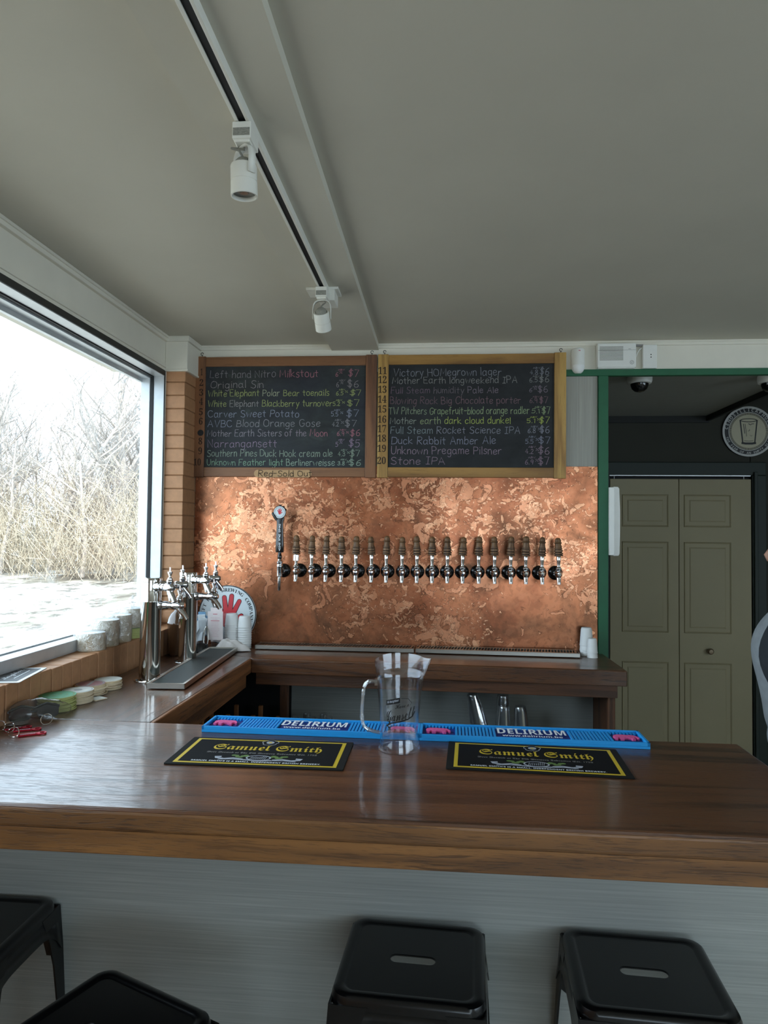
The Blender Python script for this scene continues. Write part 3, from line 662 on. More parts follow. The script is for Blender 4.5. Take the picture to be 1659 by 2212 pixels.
# wooden rack of upright pegs on the shelf in the corner
rk = thing('peg_rack', 'wooden rack of upright pegs in the dark corner under the counter', 'rack', (0, 0, .755))
for bx in ((-1.02, -.64, 2.78, 2.80), (-1.02, -.64, 2.90, 2.92), (-1.02, -1.0, 2.8, 2.9), (-.66, -.64, 2.8, 2.9)): MB().box(*bx, 0, .014).build('base_rail', 'oak_x', rk)
pg = None
for x in (-.978, -.868, -.762, -.657):
    for y, h in ((2.79, .062), (2.91, .072)):
        if pg is None: pg = MB().box(-.009, .009, -.008, .008, .012, .062).build('peg', 'peg_wood', rk, bevel=.003); o = pg
        else: o = pg.copy(); C.objects.link(o)
        o.location = (x, y, 0); o.scale = (1, 1, h/.062)

# ================================================================ CHALKBOARDS
YF = 2.972
def board(name, label, x0, x1, z0, z1, ls, rs, tr_, br_, fx, fz, slate):
    t = thing(name, label, 'menu board', ((x0+x1)/2, 2.99, z0))
    ox, oz = -(x0+x1)/2, -z0
    def B(a, b, c, d, y0, y1, nm, m):
        return MB().box(a+ox, b+ox, y0-2.99, y1-2.99, c+oz, d+oz).build(nm, m, t, bevel=.002)
    B(x0, x0+ls, z0, z1, YF, 2.989, 'stile', fz); B(x1-rs, x1, z0, z1, YF, 2.989, 'stile', fz)
    B(x0+ls, x1-rs, z1-tr_-.003, z1-.003, YF+.002, 2.989, 'rail', fx); B(x0+ls, x1-rs, z0+.003, z0+br_, YF+.002, 2.989, 'rail', fx)
    MB().box(x0+ls-.006+ox, x1-rs+.006+ox, YF+.008-2.99, 2.988-2.99, z0+br_-.006+oz, z1-tr_+.006+oz).build('slate', slate, t)
    for hx in (x0+.028, x1-.022):
        h = MB(); R_ = Matrix.Translation((hx+ox, -.012, z1+.012+oz)) @ Matrix.Rotation(PI/2, 4, 'X')
        h.tube([R_ @ Vector((.006*math.cos(a), .006*math.sin(a), 0)) for a in [i*2*PI/14 for i in range(13)]], .0014, 6)
        h.cyl((hx+ox, -.012, z1-.004+oz), (hx+ox, -.012, z1+.007+oz), .0014, n=6)
        h.build('eye_hook', 'hook_steel', t)
    return t, ox, oz
CH = {}
def chalkmat(c):
    if c not in CH:
        n = 'chalk_%02x%02x%02x' % c; plain(n, tuple(min(255, int(q*.98)) for q in c), .95, var=.35, scale=260); CH[c] = n
    return CH[c]
def rows(t, ox, oz, data, px0, py0, sc, wx, wz, yy):
    rng = random.Random(11)
    for txt, u0, u1, vb, cap, cols, abv, ua, usd, usd_u, usd_w in data:
        mats = [chalkmat(c) for c in cols]; names = list(dict.fromkeys(mats)); idx = [names.index(m) for m in mats]
        mb = MB(); X = FACE((ox, yy-2.99, oz))
        W_ = lambda u: wx(px0+u/sc); H_ = lambda v: wz(py0+v/sc)
        ch = (H_(vb-cap)-H_(vb))
        chalk(mb, txt, W_(u0), W_(u1), H_(vb), ch, .0023, idx, X, rng)
        mb.build('chalk_lettering', names, t); mb = MB(); names = [names[idx[-1]]]
        last = [0]
        chalk(mb, abv.rstrip('%'), W_(ua), W_(ua+18*len(abv.rstrip('%'))), H_(vb-4), ch*.62, .0020, last, X, rng)
        if abv.endswith('%'): chalk(mb, '%', W_(ua+20*len(abv)-8), W_(ua+20*len(abv)+12), H_(vb-cap*.45), ch*.34, .0014, last, X, rng)
        chalk(mb, 'ABV', W_(ua+22), W_(ua+70), H_(vb-cap*.86), ch*.22, .0012, last, X, rng)
        chalk(mb, usd, W_(usd_u), W_(usd_u+usd_w), H_(vb-2), ch*.95, .0022, last, X, rng)
        mb.build('chalk_price_lettering', names, t)
bl, ox, oz = board('chalkboard_menu', 'chalkboard menu in brown wood frame with rows one to ten', -1.101, -.284, 1.813, 2.355, .046, .048, .043, .044, 'brown_frame_x', 'brown_frame_z', 'slate')
wx = lambda px: -1.101+(px-426)*(.817/387); wz = lambda py: 2.355-(py-772)*(.542/260)
P, W2, Y1, B1, G1, PK = (150, 140, 142), (158, 152, 150), (168, 176, 112), (150, 154, 170), (140, 172, 145), (176, 116, 128)
rows(bl, ox, oz, [
 ('Left hand Nitro Milkstout', 215, 1090, 293, 58, [(140, 132, 138)]*3+[PK], '6%', 1230, '$7', 1330, 80),
 ('Original Sin', 220, 650, 378, 58, [P], '6%', 1238, '$6', 1325, 86),
 ('White Elephant Polar Bear toenails', 203, 1180, 445, 50, [Y1, Y1, (176, 180, 150), Y1], '6.5%', 1237, '$7', 1345, 92),
 ('White Elephant Blackberry turnover', 203, 1205, 530, 50, [Y1, W2, Y1], '5.2%', 1213, '$7', 1325, 98),
 ('Carver Sweet Potato', 205, 940, 615, 56, [B1], '5.5%', 1200, '$7', 1320, 96),
 ('AVBC Blood Orange Gose', 203, 1110, 693, 54, [B1, (150, 146, 150)], '4.2%', 1207, '$7', 1310, 90),
 ('Mother Earth Sisters of the Moon', 200, 1170, 770, 52, [(156, 146, 154)]*3+[(156, 140, 150)]*2+[PK], '6.9%', 1247, '$6', 1350, 78),
 ('Narrangansett', 208, 765, 857, 60, [(160, 136, 158)], '5%', 1237, '$5', 1340, 85),
 ('Southern Pines Duck Hook cream ale', 203, 1212, 933, 54, [(156, 170, 152)], '4.3%', 1258, '$7', 1350, 80),
 ('Unknown Feather light Berlinerweisse', 203, 1230, 1005, 50, [G1, G1, G1, (160, 178, 160)], '3.8%', 1255, '$6', 1345, 90)], 400, 740, 3.7705, wx, wz, YF+.0072)
nb = MB(); X = FACE((ox, YF-.0006-2.99, oz))
for i, v in enumerate((275, 362, 442, 517, 600, 677, 765, 838, 917, 1008)):
    s_ = str(i+1); px = 400+(150 if i < 9 else 128)/3.77; py = 740+v/3.77; hw = .0085 if i < 9 else .0165
    if i == 6:
        disc(nb, .014, 0, 1, X, 20, cx=wx(px), cy=wz(py)+.012); continue
    fit_text(nb, serif(s_), wx(px)-hw*(.55 if s_ == '1' else 1), wx(px)+hw*(.55 if s_ == '1' else 1), wz(py), wz(py)+.031, 0, 0, X)
nb.build('row_numbers', ['number_burn', 'slate_dark'], bl)
so_ = MB(); X = FACE((ox, YF+.0014-2.99, oz))
so_.add([(p[0]+wx(617.5), p[1]+wz(1024), 0) for p in rrect(.129, .0165, .0155)], [tuple(range(28))], 0, False, X)
chalk(so_, 'Red-Sold Out', wx(566), wx(679), wz(1030), .025, .0028, [1], X, random.Random(5), .0006)
so_.build('sold_out_note', ['sanded_wood', 'number_burn'], bl)
br, ox, oz = board('chalkboard_menu', 'chalkboard menu in yellow wood frame with rows eleven to twenty', -.278, .533, 1.813, 2.356, .046, .050, .043, .046, 'yellow_frame_x', 'yellow_frame_z', 'slate_dark')
wx = lambda px: -.278+(px-818)*(.811/403); wz = lambda py: 2.356-(py-768)*(.543/265)
V = (142, 142, 152)
rows(br, ox, oz, [
 ('Victory HOMegrown lager', 170, 940, 248, 52, [V], '4.8', 1145, '$6', 1213, 62),
 ('Mother Earth longweekend IPA', 163, 1053, 302, 46, [(146, 144, 142)], '6.5%', 1142, '$6', 1208, 68),
 ('Full Steam humidity Pale Ale', 155, 920, 372, 44, [(118, 96, 112), (118, 96, 112), (120, 108, 116), (136, 122, 134)], '6%', 1140, '$6', 1200, 68),
 ('Blowing Rock Big Chocolate porter', 150, 1080, 447, 48, [(122, 94, 104), (122, 94, 104), (132, 104, 112)], '6.9%', 1142, '$7', 1210, 60),
 ('TW Pitchers Grapefruit~blood orange radler', 140, 1140, 520, 48, [(146, 160, 132), (146, 160, 132), (156, 172, 132)], '5.1%', 1157, '$7', 1228, 60),
 ('Mother earth dark cloud dunkel', 150, 1008, 588, 46, [(152, 158, 146), (158, 170, 126), (176, 188, 100)], '5.1%', 1125, '$7', 1210, 68),
 ('Full Steam Rocket Science IPA', 155, 1075, 657, 48, [(138, 148, 152), (138, 148, 152), (146, 146, 158)], '6.8%', 1130, '$6', 1214, 66),
 ('Duck Rabbit Amber Ale', 162, 905, 732, 52, [(144, 144, 162)], '5.5%', 1115, '$7', 1208, 78),
 ('Unknown Pregame Pilsner', 160, 945, 803, 52, [(156, 134, 148)], '4.2%', 1115, '$6', 1205, 75),
 ('Stone IPA', 160, 545, 877, 52, [(152, 128, 142)], '6.9%', 1113, '$7', 1205, 76)], 800, 740, 3.318, wx, wz, YF+.0072)
nb = MB(); X = FACE((ox, YF-.0006-2.99, oz))
for i, v in enumerate((236, 300, 370, 440, 510, 583, 650, 718, 790, 876)):
    px = 800+92/3.318; py = 740+v/3.318
    fit_text(nb, serif(str(11+i)), wx(px)-.0185, wx(px)+.0185, wz(py), wz(py)+.032, 0, 0, X)
nb.build('row_numbers', 'number_burn', br)

# ================================================================ TAPS
ORD = ['first', 'second', 'third', 'fourth', 'fifth', 'sixth', 'seventh', 'eighth', 'ninth', 'tenth', 'eleventh', 'twelfth', 'thirteenth', 'fourteenth', 'fifteenth', 'sixteenth', 'seventeenth', 'last']
def faucet_body(b, mat=0):         # local: wall at y=0, faucet comes out to -y; spout axis at y=-.088
    Rm = Matrix.Rotation(PI/2, 4, 'X')
    b.lathe([(.0135, .01), (.0135, .034), (.011, .036), (.011, .052), (.0125, .054), (.0140, .066), (.0140, .09), (.0120, .1), (.008, .106), (0, .107)], 20, mat, Rm)
    b.lathe([(.0065, -.03), (.0095, -.026), (.0105, -.012), (.0105, .010), (.0125, .014), (.0125, .019), (.008, .024), (.0075, .028)], 18, mat, Matrix.Translation((0, -.084, .004)))
    b.tube([(0, -.086, -.018), (0, -.089, -.030), (0, -.093, -.040)], [.0100, .0088, .0084], 14, mat, False)
    b.lathe([(.0056, -.0425), (.0088, -.0425), (.0088, -.034)], 14, mat, Matrix.Translation((0, -.093, 0)))
def tap_flange(t):
    b = MB(); Rm = Matrix.Rotation(PI/2, 4, 'X')
    b.lathe([(.0305, 0), (.0305, .004), (.027, .009), (.016, .012), (.0145, .016), (0, .016)], 28, 0, Rm); b.build('flange', 'black_gloss', t)
HP = [(.004, 0), (.0162, 0), (.0178, .002), (.0174, .0052), (.0140, .0062), (.0140, .0080), (.0180, .0092), (.0182, .0122), (.0170, .0152), (.0138, .0162), (.0138, .0178), (.0168, .0190), (.0174, .0235), (.0168, .0280), (.0142, .0290), (.0142, .0302), (.0160, .0312),
      (.0158, .0350), (.0142, .0362), (.0140, .0390), (.0128, .0470), (.0120, .0545), (.0148, .0560), (.0156, .0580), (.0148, .0600), (.0116, .0612), (.0126, .0640), (.0124, .0700), (.0104, .0760), (.0062, .0800), (0, .0812)]
t0 = thing('beer_tap', 'chrome beer tap with turned wooden handle, first in the row and with a wide ferrule', 'beer tap', (-.616, 2.988, 1.404), 0, 'wooden handled beer taps on the copper')
tap_flange(t0)
b = MB(); faucet_body(b); b.build('faucet_body', 'chrome', t0)
tx = [-.616, -.549, -.487, -.42, -.358, -.291, -.228, -.161, -.098, -.034, .03, .094, .161, .227, .294, .356, .423, .491]
b = MB(); b.lathe([(.0068, 0), (.0068, .01), (.0082, .026), (.0098, .044), (.0085, .0465)], 18, 0, Matrix.Translation((0, -.084, .028))); fer = b.build('ferrule', 'chrome', t0)
b = MB(); b.lathe(HP, 22, 0, Matrix.Translation((0, 0, 0)), True); hd = b.build('handle', ['handle_wood', 'handle_groove_shade'], t0)
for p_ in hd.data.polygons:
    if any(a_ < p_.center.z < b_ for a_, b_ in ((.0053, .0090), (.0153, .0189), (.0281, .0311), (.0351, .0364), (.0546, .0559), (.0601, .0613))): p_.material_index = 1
hd.location = (0, -.084, .0735)
nick = MB(); nick.lathe([(.0119, .0184), (.0129, .0192)], 20); 
tapy = 2.988
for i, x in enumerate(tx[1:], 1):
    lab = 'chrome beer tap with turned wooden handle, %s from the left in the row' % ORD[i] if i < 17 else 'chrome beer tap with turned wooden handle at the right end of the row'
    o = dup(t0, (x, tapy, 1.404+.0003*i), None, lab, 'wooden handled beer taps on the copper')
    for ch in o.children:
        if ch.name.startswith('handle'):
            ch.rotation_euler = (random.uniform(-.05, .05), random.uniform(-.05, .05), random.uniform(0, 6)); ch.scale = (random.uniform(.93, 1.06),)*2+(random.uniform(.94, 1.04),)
b = MB(); b.lathe([(.0145, .002), (.0150, .0), (.0150, .024), (.0145, .024)], 20, 0, Matrix.Translation((0, -.084, .046))); b.build('wide_ferrule', 'chrome', t0)['label'] = 'wide polished ferrule under the wooden handle'
# nitro tap with a tall black handle
nt = thing('nitro_tap', 'tall black handled stout tap with white disc, at the left of the row', 'beer tap', (-.688, 2.988, 1.402))
tap_flange(nt)
b = MB(); Rm = Matrix.Rotation(PI/2, 4, 'X')
b.lathe([(.0125, .01), (.0125, .034), (.010, .036), (.010, .074)], 18, 0, Rm)
b.lathe([(.0045, -.082), (.0062, -.080), (.0078, -.034), (.0078, -.024), (.0122, -.020), (.0122, .018), (.0132, .020), (.0132, .026), (.0120, .028), (.0120, .034), (.0132, .036), (.0132, .042), (.009, .046), (.0075, .060), (0, .061)], 20, 0, Matrix.Translation((0, -.084, 0)))
b.build('faucet_body', 'chrome', nt)
b = MB(); b.lathe([(.0075, .052), (.0095, .056), (.0095, .068), (.007, .074), (.0075, .084)], 16, 0, Matrix.Translation((0, -.084, 0))); b.build('neck_collar', 'black_gloss', nt)
b = MB()
b.rings([[(q[0]*sx, -.084+q[1]*sy, z) for q in [(p[0], p[1]) for p in rrect(1, 1, .45)]] for sx, sy, z in ((.0155, .009, .082), (.0172, .010, .086), (.0168, .010, .12), (.0150, .009, .16), (.0135, .008, .205), (.0150, .008, .216), (.0185, .008, .228), (.0165, .007, .236))], 0, True, True, True, True)
b.tube([(-.012, -.084, .222), (-.022, -.086, .236), (-.030, -.087, .247), (-.0335, -.087, .252)], [.009, .0085, .0075, .005], 10)
for ang, ln in ((62, .030), (90, .033), (118, .030), (30, .027)):
    a = math.radians(ang); b.tube([(0, -.082, .243), (.024*math.cos(a), -.084, .252+.022*math.sin(a)), (ln*math.cos(a), -.086, .254+ln*math.sin(a))], [.006, .0062, .0058], 10)
b.lathe([(.0, .006), (.027, .006), (.028, .003), (.027, 0), (0, 0)], 30, 0, Matrix.Translation((-.001, -.086, .254)) @ Rm)
b.build('black_handle', 'black_gloss', nt)
b = MB(); X = FACE((-.001, -.0925, .254)); disc(b, .0255, 0, 0, X, 36); disc(b, .0215, .0003, 1, X, 36, rin=.0203); hand_print(b, .0215, .0005, 2, X)
b.build('round_badge', ['sign_white', 'dark_metal', 'red_print'], nt)
b = MB()
for i, chh in enumerate('NITRO MILK STOUT'):
    if chh == ' ': continue
    fit_text(b, sans(chh), -.0035+.0010*i/15, .0045+.0010*i/15, 0, .0058, 0, 0, Matrix.Translation((0, -.0952+.0004*abs(i-8)/8, .198-.0073*i)) @ Matrix.Rotation(PI/2, 4, 'X'))
b.build('lettering', 'white_print', nt)

# drip trays on the back counter
def drip_tray(name, label, x0, x1, y0, y1, rot, n):
    L, D = x1-x0, y1-y0
    t = thing(name, label, 'drip tray', ((x0+x1)/2, (y0+y1)/2, 1.0708), rot, 'long slotted steel drip trays')
    b = MB(); h = .019; q = .003
    b.box(-L/2, L/2, -D/2, -D/2+q, .003, h).box(-L/2, L/2, D/2-q, D/2, .003, h).box(-L/2, -L/2+q, -D/2, D/2, .003, h).box(L/2-q, L/2, -D/2, D/2, .003, h).box(-L/2, L/2, -D/2, D/2, .003, .005)
    b.build('pan', 'stainless', t, bevel=.0008)
    for x in (-L/2+.014, L/2-.014):
        for y in (-D/2+.008, D/2-.014): MB().cyl((x, y, 0), (x, y, .003), .006, n=10).build('foot', 'dark_metal', t)
    b = MB(); z0, z1 = .0172, .0195
    b.box(-L/2+q, L/2-q, -D/2+q, -D/2+.016, z0, z1).box(-L/2+q, L/2-q, D/2-.016, D/2-q, z0, z1)
    p = (L-.024)/n
    for i in range(n+1):
        x = -L/2+.012+i*p; w_ = .0032 if 0 < i < n else .009
        b.add([(x-w_/2-.004, -D/2+.015, z0), (x+w_/2-.004, -D/2+.015, z0), (x+w_/2+.004, D/2-.015, z0), (x-w_/2+.004, D/2-.015, z0), (x-w_/2-.004, -D/2+.015, z1), (x+w_/2-.004, -D/2+.015, z1), (x+w_/2+.004, D/2-.015, z1), (x-w_/2+.004, D/2-.015, z1)],
              [(0, 3, 2, 1), (4, 5, 6, 7), (0, 1, 5, 4), (2, 3, 7, 6), (1, 2, 6, 5), (3, 0, 4, 7)])
    g = b.build('slotted_grate', 'stainless', t); g['kind'] = 'stuff'
    MB().box(-L/2+q, L/2-q, -D/2+q, D/2-q, .0055, .007).build('dark_pan_floor', 'gap_black', t)
drip_tray('drip_tray', 'long slotted steel drip tray on back counter, left of the two', -.782, -.106, 2.874, 2.972, 0.003, 52)
drip_tray('drip_tray', 'long slotted steel drip tray on back counter, nearer the paper cups', -.098, .573, 2.868, 2.966, -.032, 52)

# ================================================================ BEER TOWERS
def tower(x, y, label):
    t = thing('beer_tower', label, 'beer tower', (x, y, 1.0705), 0, 'steel column beer towers on the side counter')
    b = MB(); b.lathe([(0, 0), (.05, 0), (.05, .004), (.046, .006), (.036, .006)], 36); b.build('base_flange', 'steel_column', t)
    for k in range(4):
        a = PI/4+k*PI/2; MB().lathe([(.0045, 0), (.0045, .002), (.003, .0035), (0, .0035)], 10, 0, Matrix.Translation((.0425*math.cos(a), .0425*math.sin(a), .0055))).build('bolt', 'dark_metal', t)
    b = MB(); b.lathe([(.0335, .005), (.0335, .262), (.0340, .263), (.0340, .2655), (.0335, .2665), (.0335, .330), (.0345, .331), (.0345, .340), (.033, .343), (.0, .344)], 40); b.build('column', 'steel_column', t)
    for ang, z in ((-32, .315), (28, .317), (-4, .252)):
        a = math.radians(ang); X = Matrix.Translation((.031*math.cos(a), .031*math.sin(a), z)) @ Matrix.Rotation(a+PI/2, 4, 'Z')
        b = MB(); b2 = MB()
        Rm = X @ Matrix.Rotation(PI/2, 4, 'X')
        b.lathe([(.0165, 0), (.0165, .006), (.0135, .016), (.0125, .024)], 18, 0, Rm)
        faucet_body(b2)
        b.add([X @ Vector((p[0], p[1]*.84+.0, p[2]*1.0)) for p in b2.v], b2.f, 0, True)
        b.tube([X @ Vector(p) for p in ((0, -.068, -.006), (0, -.078, -.020), (0, -.090, -.034), (0, -.097, -.046))], [.011, .0105, .0085, .0075], 14)
        f = b.build('faucet', 'chrome', t)
        l_ = MB(); Y_ = X @ Matrix.Translation((0, -.0705, .0))
        l_.lathe([(.0085, .024), (.0085, .030), (.005, .033), (.004, .036), (.0088, .050), (.0086, .052), (.003, .052), (.0026, .066), (0, .067)], 14, 0, Y_)
        l_.build('lever', 'chrome', f)
    return t
tower(-.966, 2.236, 'polished steel beer tower with three spouts, nearer the camera')
tower(-.962, 2.569, 'polished steel beer tower with three spouts, farther from the camera')
# drip tray with black mat
t = thing('drip_mat_tray', 'steel drip tray with black mat in front of the beer towers', 'drip tray', (-.880, 2.46, 1.0705), 0.055)
b = MB(); hx, hy = .062, .348
rs = [rrect(hx, hy, .004, 2, .003), rrect(hx, hy, .004, 2, .019), rrect(hx-.006, hy-.006, .003, 2, .0195), rrect(hx-.010, hy-.012, .003, 2, .013)]
b.rings(rs, 0, False, True, True); b.build('steel_frame', 'stainless', t)
b = MB(); b.box(-hx+.0105, hx-.0105, -hy+.0125, hy-.0125, .008, .0155).build('black_mat', 'tray_mat', t)
bd = MB()
for i in range(64):
    for sx in (-1, 1): bd.lathe([(.0024, 0), (.0016, .0018), (0, .0024)], 6, 0, Matrix.Translation((sx*(hx-.0085), -hy+.016+i*(2*hy-.032)/63, .0168)))
g = bd.build('beaded_edge', 'stainless', t); g['kind'] = 'stuff'
for x in (-hx+.014, hx-.014):
    for y in (-hy+.02, hy-.02): MB().cyl((x, y, 0), (x, y, .004), .006, n=10).build('foot', 'dark_metal', t)

# ================================================================ CORNER CLUTTER ON THE BACK COUNTER
ZC = 1.0712
sg = thing('round_brewery_sign', 'round white sign with red hand leaning against the copper corner', 'sign', (-.938, 2.972, ZC)); sg.rotation_euler = (math.radians(-4), 0, 0)
b = MB(); R_ = .131; X = FACE((0, 0, R_)); b.lathe([(0, -.004), (R_-.001, -.004), (R_, -.003), (R_, .003), (R_-.001, .004), (0, .004)], 64, 0, X)
b.build('disc', 'sign_white', sg)
b = MB(); X = FACE((0, -.0044, R_)); disc(b, R_-.0005, 0, 0, X, 64, rin=R_-.0045); 
arc_text(b, 'LEFT HAND BREWING COMPANY', R_-.020, .022, 183, -10, .0004, 0, X, False, serif)
arc_text(b, 'LONGMONT, CO', R_-.019, .022, 232, 308, .0004, 0, X, True, serif)
b.build('lettering', 'black_print', sg)
b = MB(); X = FACE((.004, -.0044, R_-.004)); hand_print(b, .118, .0002, 1, X, 1, .0022); X = FACE((.004, -.0048, R_-.004)); hand_print(b, .118, .0003, 0, X)
b.build('red_hand', ['red_print', 'black_print'], sg)

gr = thing('growler', 'brown glass growler jug standing behind the two beer towers', 'jug', (-1.056, 2.715, ZC))
b = MB(); b.lathe([(0, 0), (.040, 0), (.043, .006), (.043, .118), (.045, .122), (.045, .130), (.042, .134), (.039, .148), (.030, .166), (.018, .176), (.014, .184), (.014, .194), (.017, .196), (.017, .206), (0, .207)], 32)
b.build('glass_body', 'growler_glass', gr)
b = MB(); b.lathe([(.0172, .196), (.0185, .197), (.0185, .210), (.016, .212), (0, .212)], 24); b.build('cap', 'black_plastic', gr)
b = MB(); b.tube([(.02, -.004, .176), (.034, -.012, .178), (.044, -.018, .165), (.045, -.018, .145), (.041, -.014, .132)], .0045, 8); b.build('finger_loop', 'growler_glass', gr)

# foam cups, nested upside down
cup0 = None
def foam_cup(x, y, z, label, group, s=1, sz=None):
    global cup0
    if cup0 is None:
        b = MB(); b.lathe([(0, .094), (.024, .094), (.0255, .092), (.0285, .082), (.0335, .006), (.0344, .005), (.0344, 0), (.0335, 0), (.031, .004), (.0235, .09), (0, .09)], 28)
        cup0 = b.build('foam_cup', 'foam_white'); o = cup0
    else: o = cup0.copy(); C.objects.link(o)
    o.location = (x, y, z); o.scale = (s, s, sz or s); tag(o, label, 'cup', group)
for k in range(11):
    foam_cup(-.893, 2.905, ZC+.0098*k, 'small white foam cup topping the taller upside down stack before the round sign' if k == 10 else 'small white foam cup within the taller upside down stack before the round sign', 'foam cups in the taller stack', .88, .52)
for k in range(10):
    foam_cup(-.836, 2.903, ZC+.0098*k, 'small white foam cup topping the shorter upside down stack before the round sign' if k == 9 else 'small white foam cup within the shorter upside down stack before the round sign', 'foam cups in the shorter stack', .88, .52)
for k, (x, y, z) in enumerate(((.611, 2.935, 0), (.611, 2.935, .020), (.611, 2.935, .040))):
    foam_cup(x, y, ZC+z, ['white foam cup at the bottom of the back stack beside the green post', 'white foam cup in the middle of the back stack beside the green post', 'white foam cup on top of the back stack beside the green post'][k], 'foam cups by the green post', .80)
for k in range(2):
    foam_cup(.624, 2.882, ZC+.020*k, ['lower white foam cup in the front pair by the green post', 'upper white foam cup in the front pair by the green post'][k], 'foam cups by the green post', .62)

# glass with folded paper
ph = thing('check_glass', 'clear tapered glass holding a folded paper slip with pink print', 'glass', (-.946, 2.885, ZC))
b = MB(); b.lathe([(0, .003), (.025, .002), (.026, 0), (.027, .002), (.035, .150), (.034, .150), (.026, .006), (0, .006)], 28); b.build('glass_body', 'clear_plastic', ph)
b = MB(); X = Matrix.Translation((0, -.037, .050)) @ Matrix.Rotation(.06, 4, 'X')
b.box(-.033, .033, 0, .0006, -.010, .112, 0, X).box(-.024, .026, .012, .0126, -.02, .126, 0, X)
b.build('paper_slip', 'paper', ph)
b = MB(); X = Matrix.Translation((0, -.0374, .050)) @ Matrix.Rotation(PI/2+.06, 4, 'X')
rg = random.Random(2)
for i in range(13):
    z = .084-i*.0066; w_ = rg.uniform(.012, .021); h_ = .0013 if i != 2 else .0026
    b.box(-w_, w_*rg.uniform(.7, 1), z, z+h_, .0002, .0004, 1 if i == 2 else 0, X)
b.box(-.010, .009, .099, .102, .0002, .0004, 1, X)
b.build('print', ['paper_pink', 'pink_print'], ph)
# jar with packets and a dark tool
pj = thing('packet_jar', 'clear jar stuffed with white and blue packets behind the far tower', 'jar', (-1.018, 2.86, ZC))
b = MB(); b.lathe([(0, .003), (.032, .002), (.033, 0), (.034, .003), (.036, .125), (.034, .125), (.032, .006), (0, .006)], 28); b.build('glass_body', 'clear_plastic', pj)
for i in range(9):
    X = Matrix.Translation((rg.uniform(-.015, .015), rg.uniform(-.016, .014), .084+rg.uniform(-.02, .032))) @ Euler((rg.uniform(-.4, .4), rg.uniform(-.6, .6), rg.uniform(-.5, .5))).to_matrix().to_4x4()
    b = MB(); b.box(-.016, .016, -.001, .001, -.045, .045, 0, X)
    b.build('packet', ['paper_white', 'paper_blue', 'paper_white'][i % 3], pj, bevel=.001)
dc = thing('black_cloth_bundle', 'small crumpled black pouch lying in front of the packet jar', 'pouch', (-.992, 2.795, ZC))
b = MB(); n = 18
def blob(mb, rx, ry, rz, seed, m=0, top=1):
    r_ = random.Random(seed); ph_ = [r_.uniform(0, 6) for _ in range(6)]; rsx = []
    for k in range(9):
        a = PI/2*k/8; zz = rz*math.sin(a); rr = max(.02, math.cos(a))
        rsx.append([(rx*rr*math.cos(q)*(1+.16*math.sin(3*q+ph_[0]+a)+.1*math.sin(5*q+ph_[1])), ry*rr*math.sin(q)*(1+.16*math.sin(2*q+ph_[2]-a)+.1*math.sin(7*q+ph_[3])), zz*(1+.22*math.sin(2*q+ph_[4])*math.cos(a))) for q in [2*PI*i/n for i in range(n)]])
    mb.rings(rsx, m, True, True, True, True)
blob(b, .034, .028, .035, 4); b.build('pouch_body', 'black_plastic', dc)
b = MB(); b.tube([(-.026, -.02, .008), (-.01, -.034, .004), (.02, -.034, .004), (.036, -.016, .01), (.03, .0, .03)], .003, 6); b.build('drawcord', 'black_rubber', dc)
tg = thing('steel_tongs', 'small steel bar tongs leaning against the paper slip glass', 'tongs', (-.985, 2.865, ZC))
for s_ in (-1, 1): MB().tube([(.004*s_, -.028, .003), (.010*s_, -.026, .04), (.006*s_, -.02, .085), (0, -.018, .098)], [.0035, .003, .0035, .003], 6).build('arm', 'stainless', tg)

# rag
def cloth(name, label, loc, fx, fy, seed):
    r_ = random.Random(seed); nx, ny = 44, 30; k = [(r_.uniform(-95, 95), r_.uniform(-95, 95), r_.uniform(0, 6), r_.uniform(.3, 1)) for _ in range(7)]
    vs = []
    for j in range(ny+1):
        for i in range(nx+1):
            u, v_ = i/nx*2-1, j/ny*2-1
            ed = .86+.14*math.sin(5*math.atan2(v_, u)+seed)
            x, y = u*fx*ed*(1-.25*abs(v_)**3), v_*fy*ed
            e = max(0, 1-abs(u)**3)*max(0, 1-abs(v_)**3)
            h = 1.5*sum(a*abs(math.sin(p*x+q*y+f)) for p, q, f, a in k)/7
            hump = math.exp(-((u+.35)**2/.16+(v_-.2)**2/.35))
            vs.append((x, y, .002+e*(.009+.032*h+.020*hump*(.5+.8*h))))
    fs = [(j*(nx+1)+i, j*(nx+1)+i+1, (j+1)*(nx+1)+i+1, (j+1)*(nx+1)+i) for j in range(ny) for i in range(nx)]
    b = MB(); b.add(vs, fs, 0, True); o = b.build(name, 'towel'); o.location = loc
    s = o.modifiers.new('thickness', 'SOLIDIFY'); s.thickness = .002; s.offset = 1
    return tag(o, label, 'towel')
cloth('bar_rag', 'crumpled white bar rag lying below the two foam cup stacks', (-.868, 2.838, ZC), .082, .040, 3)

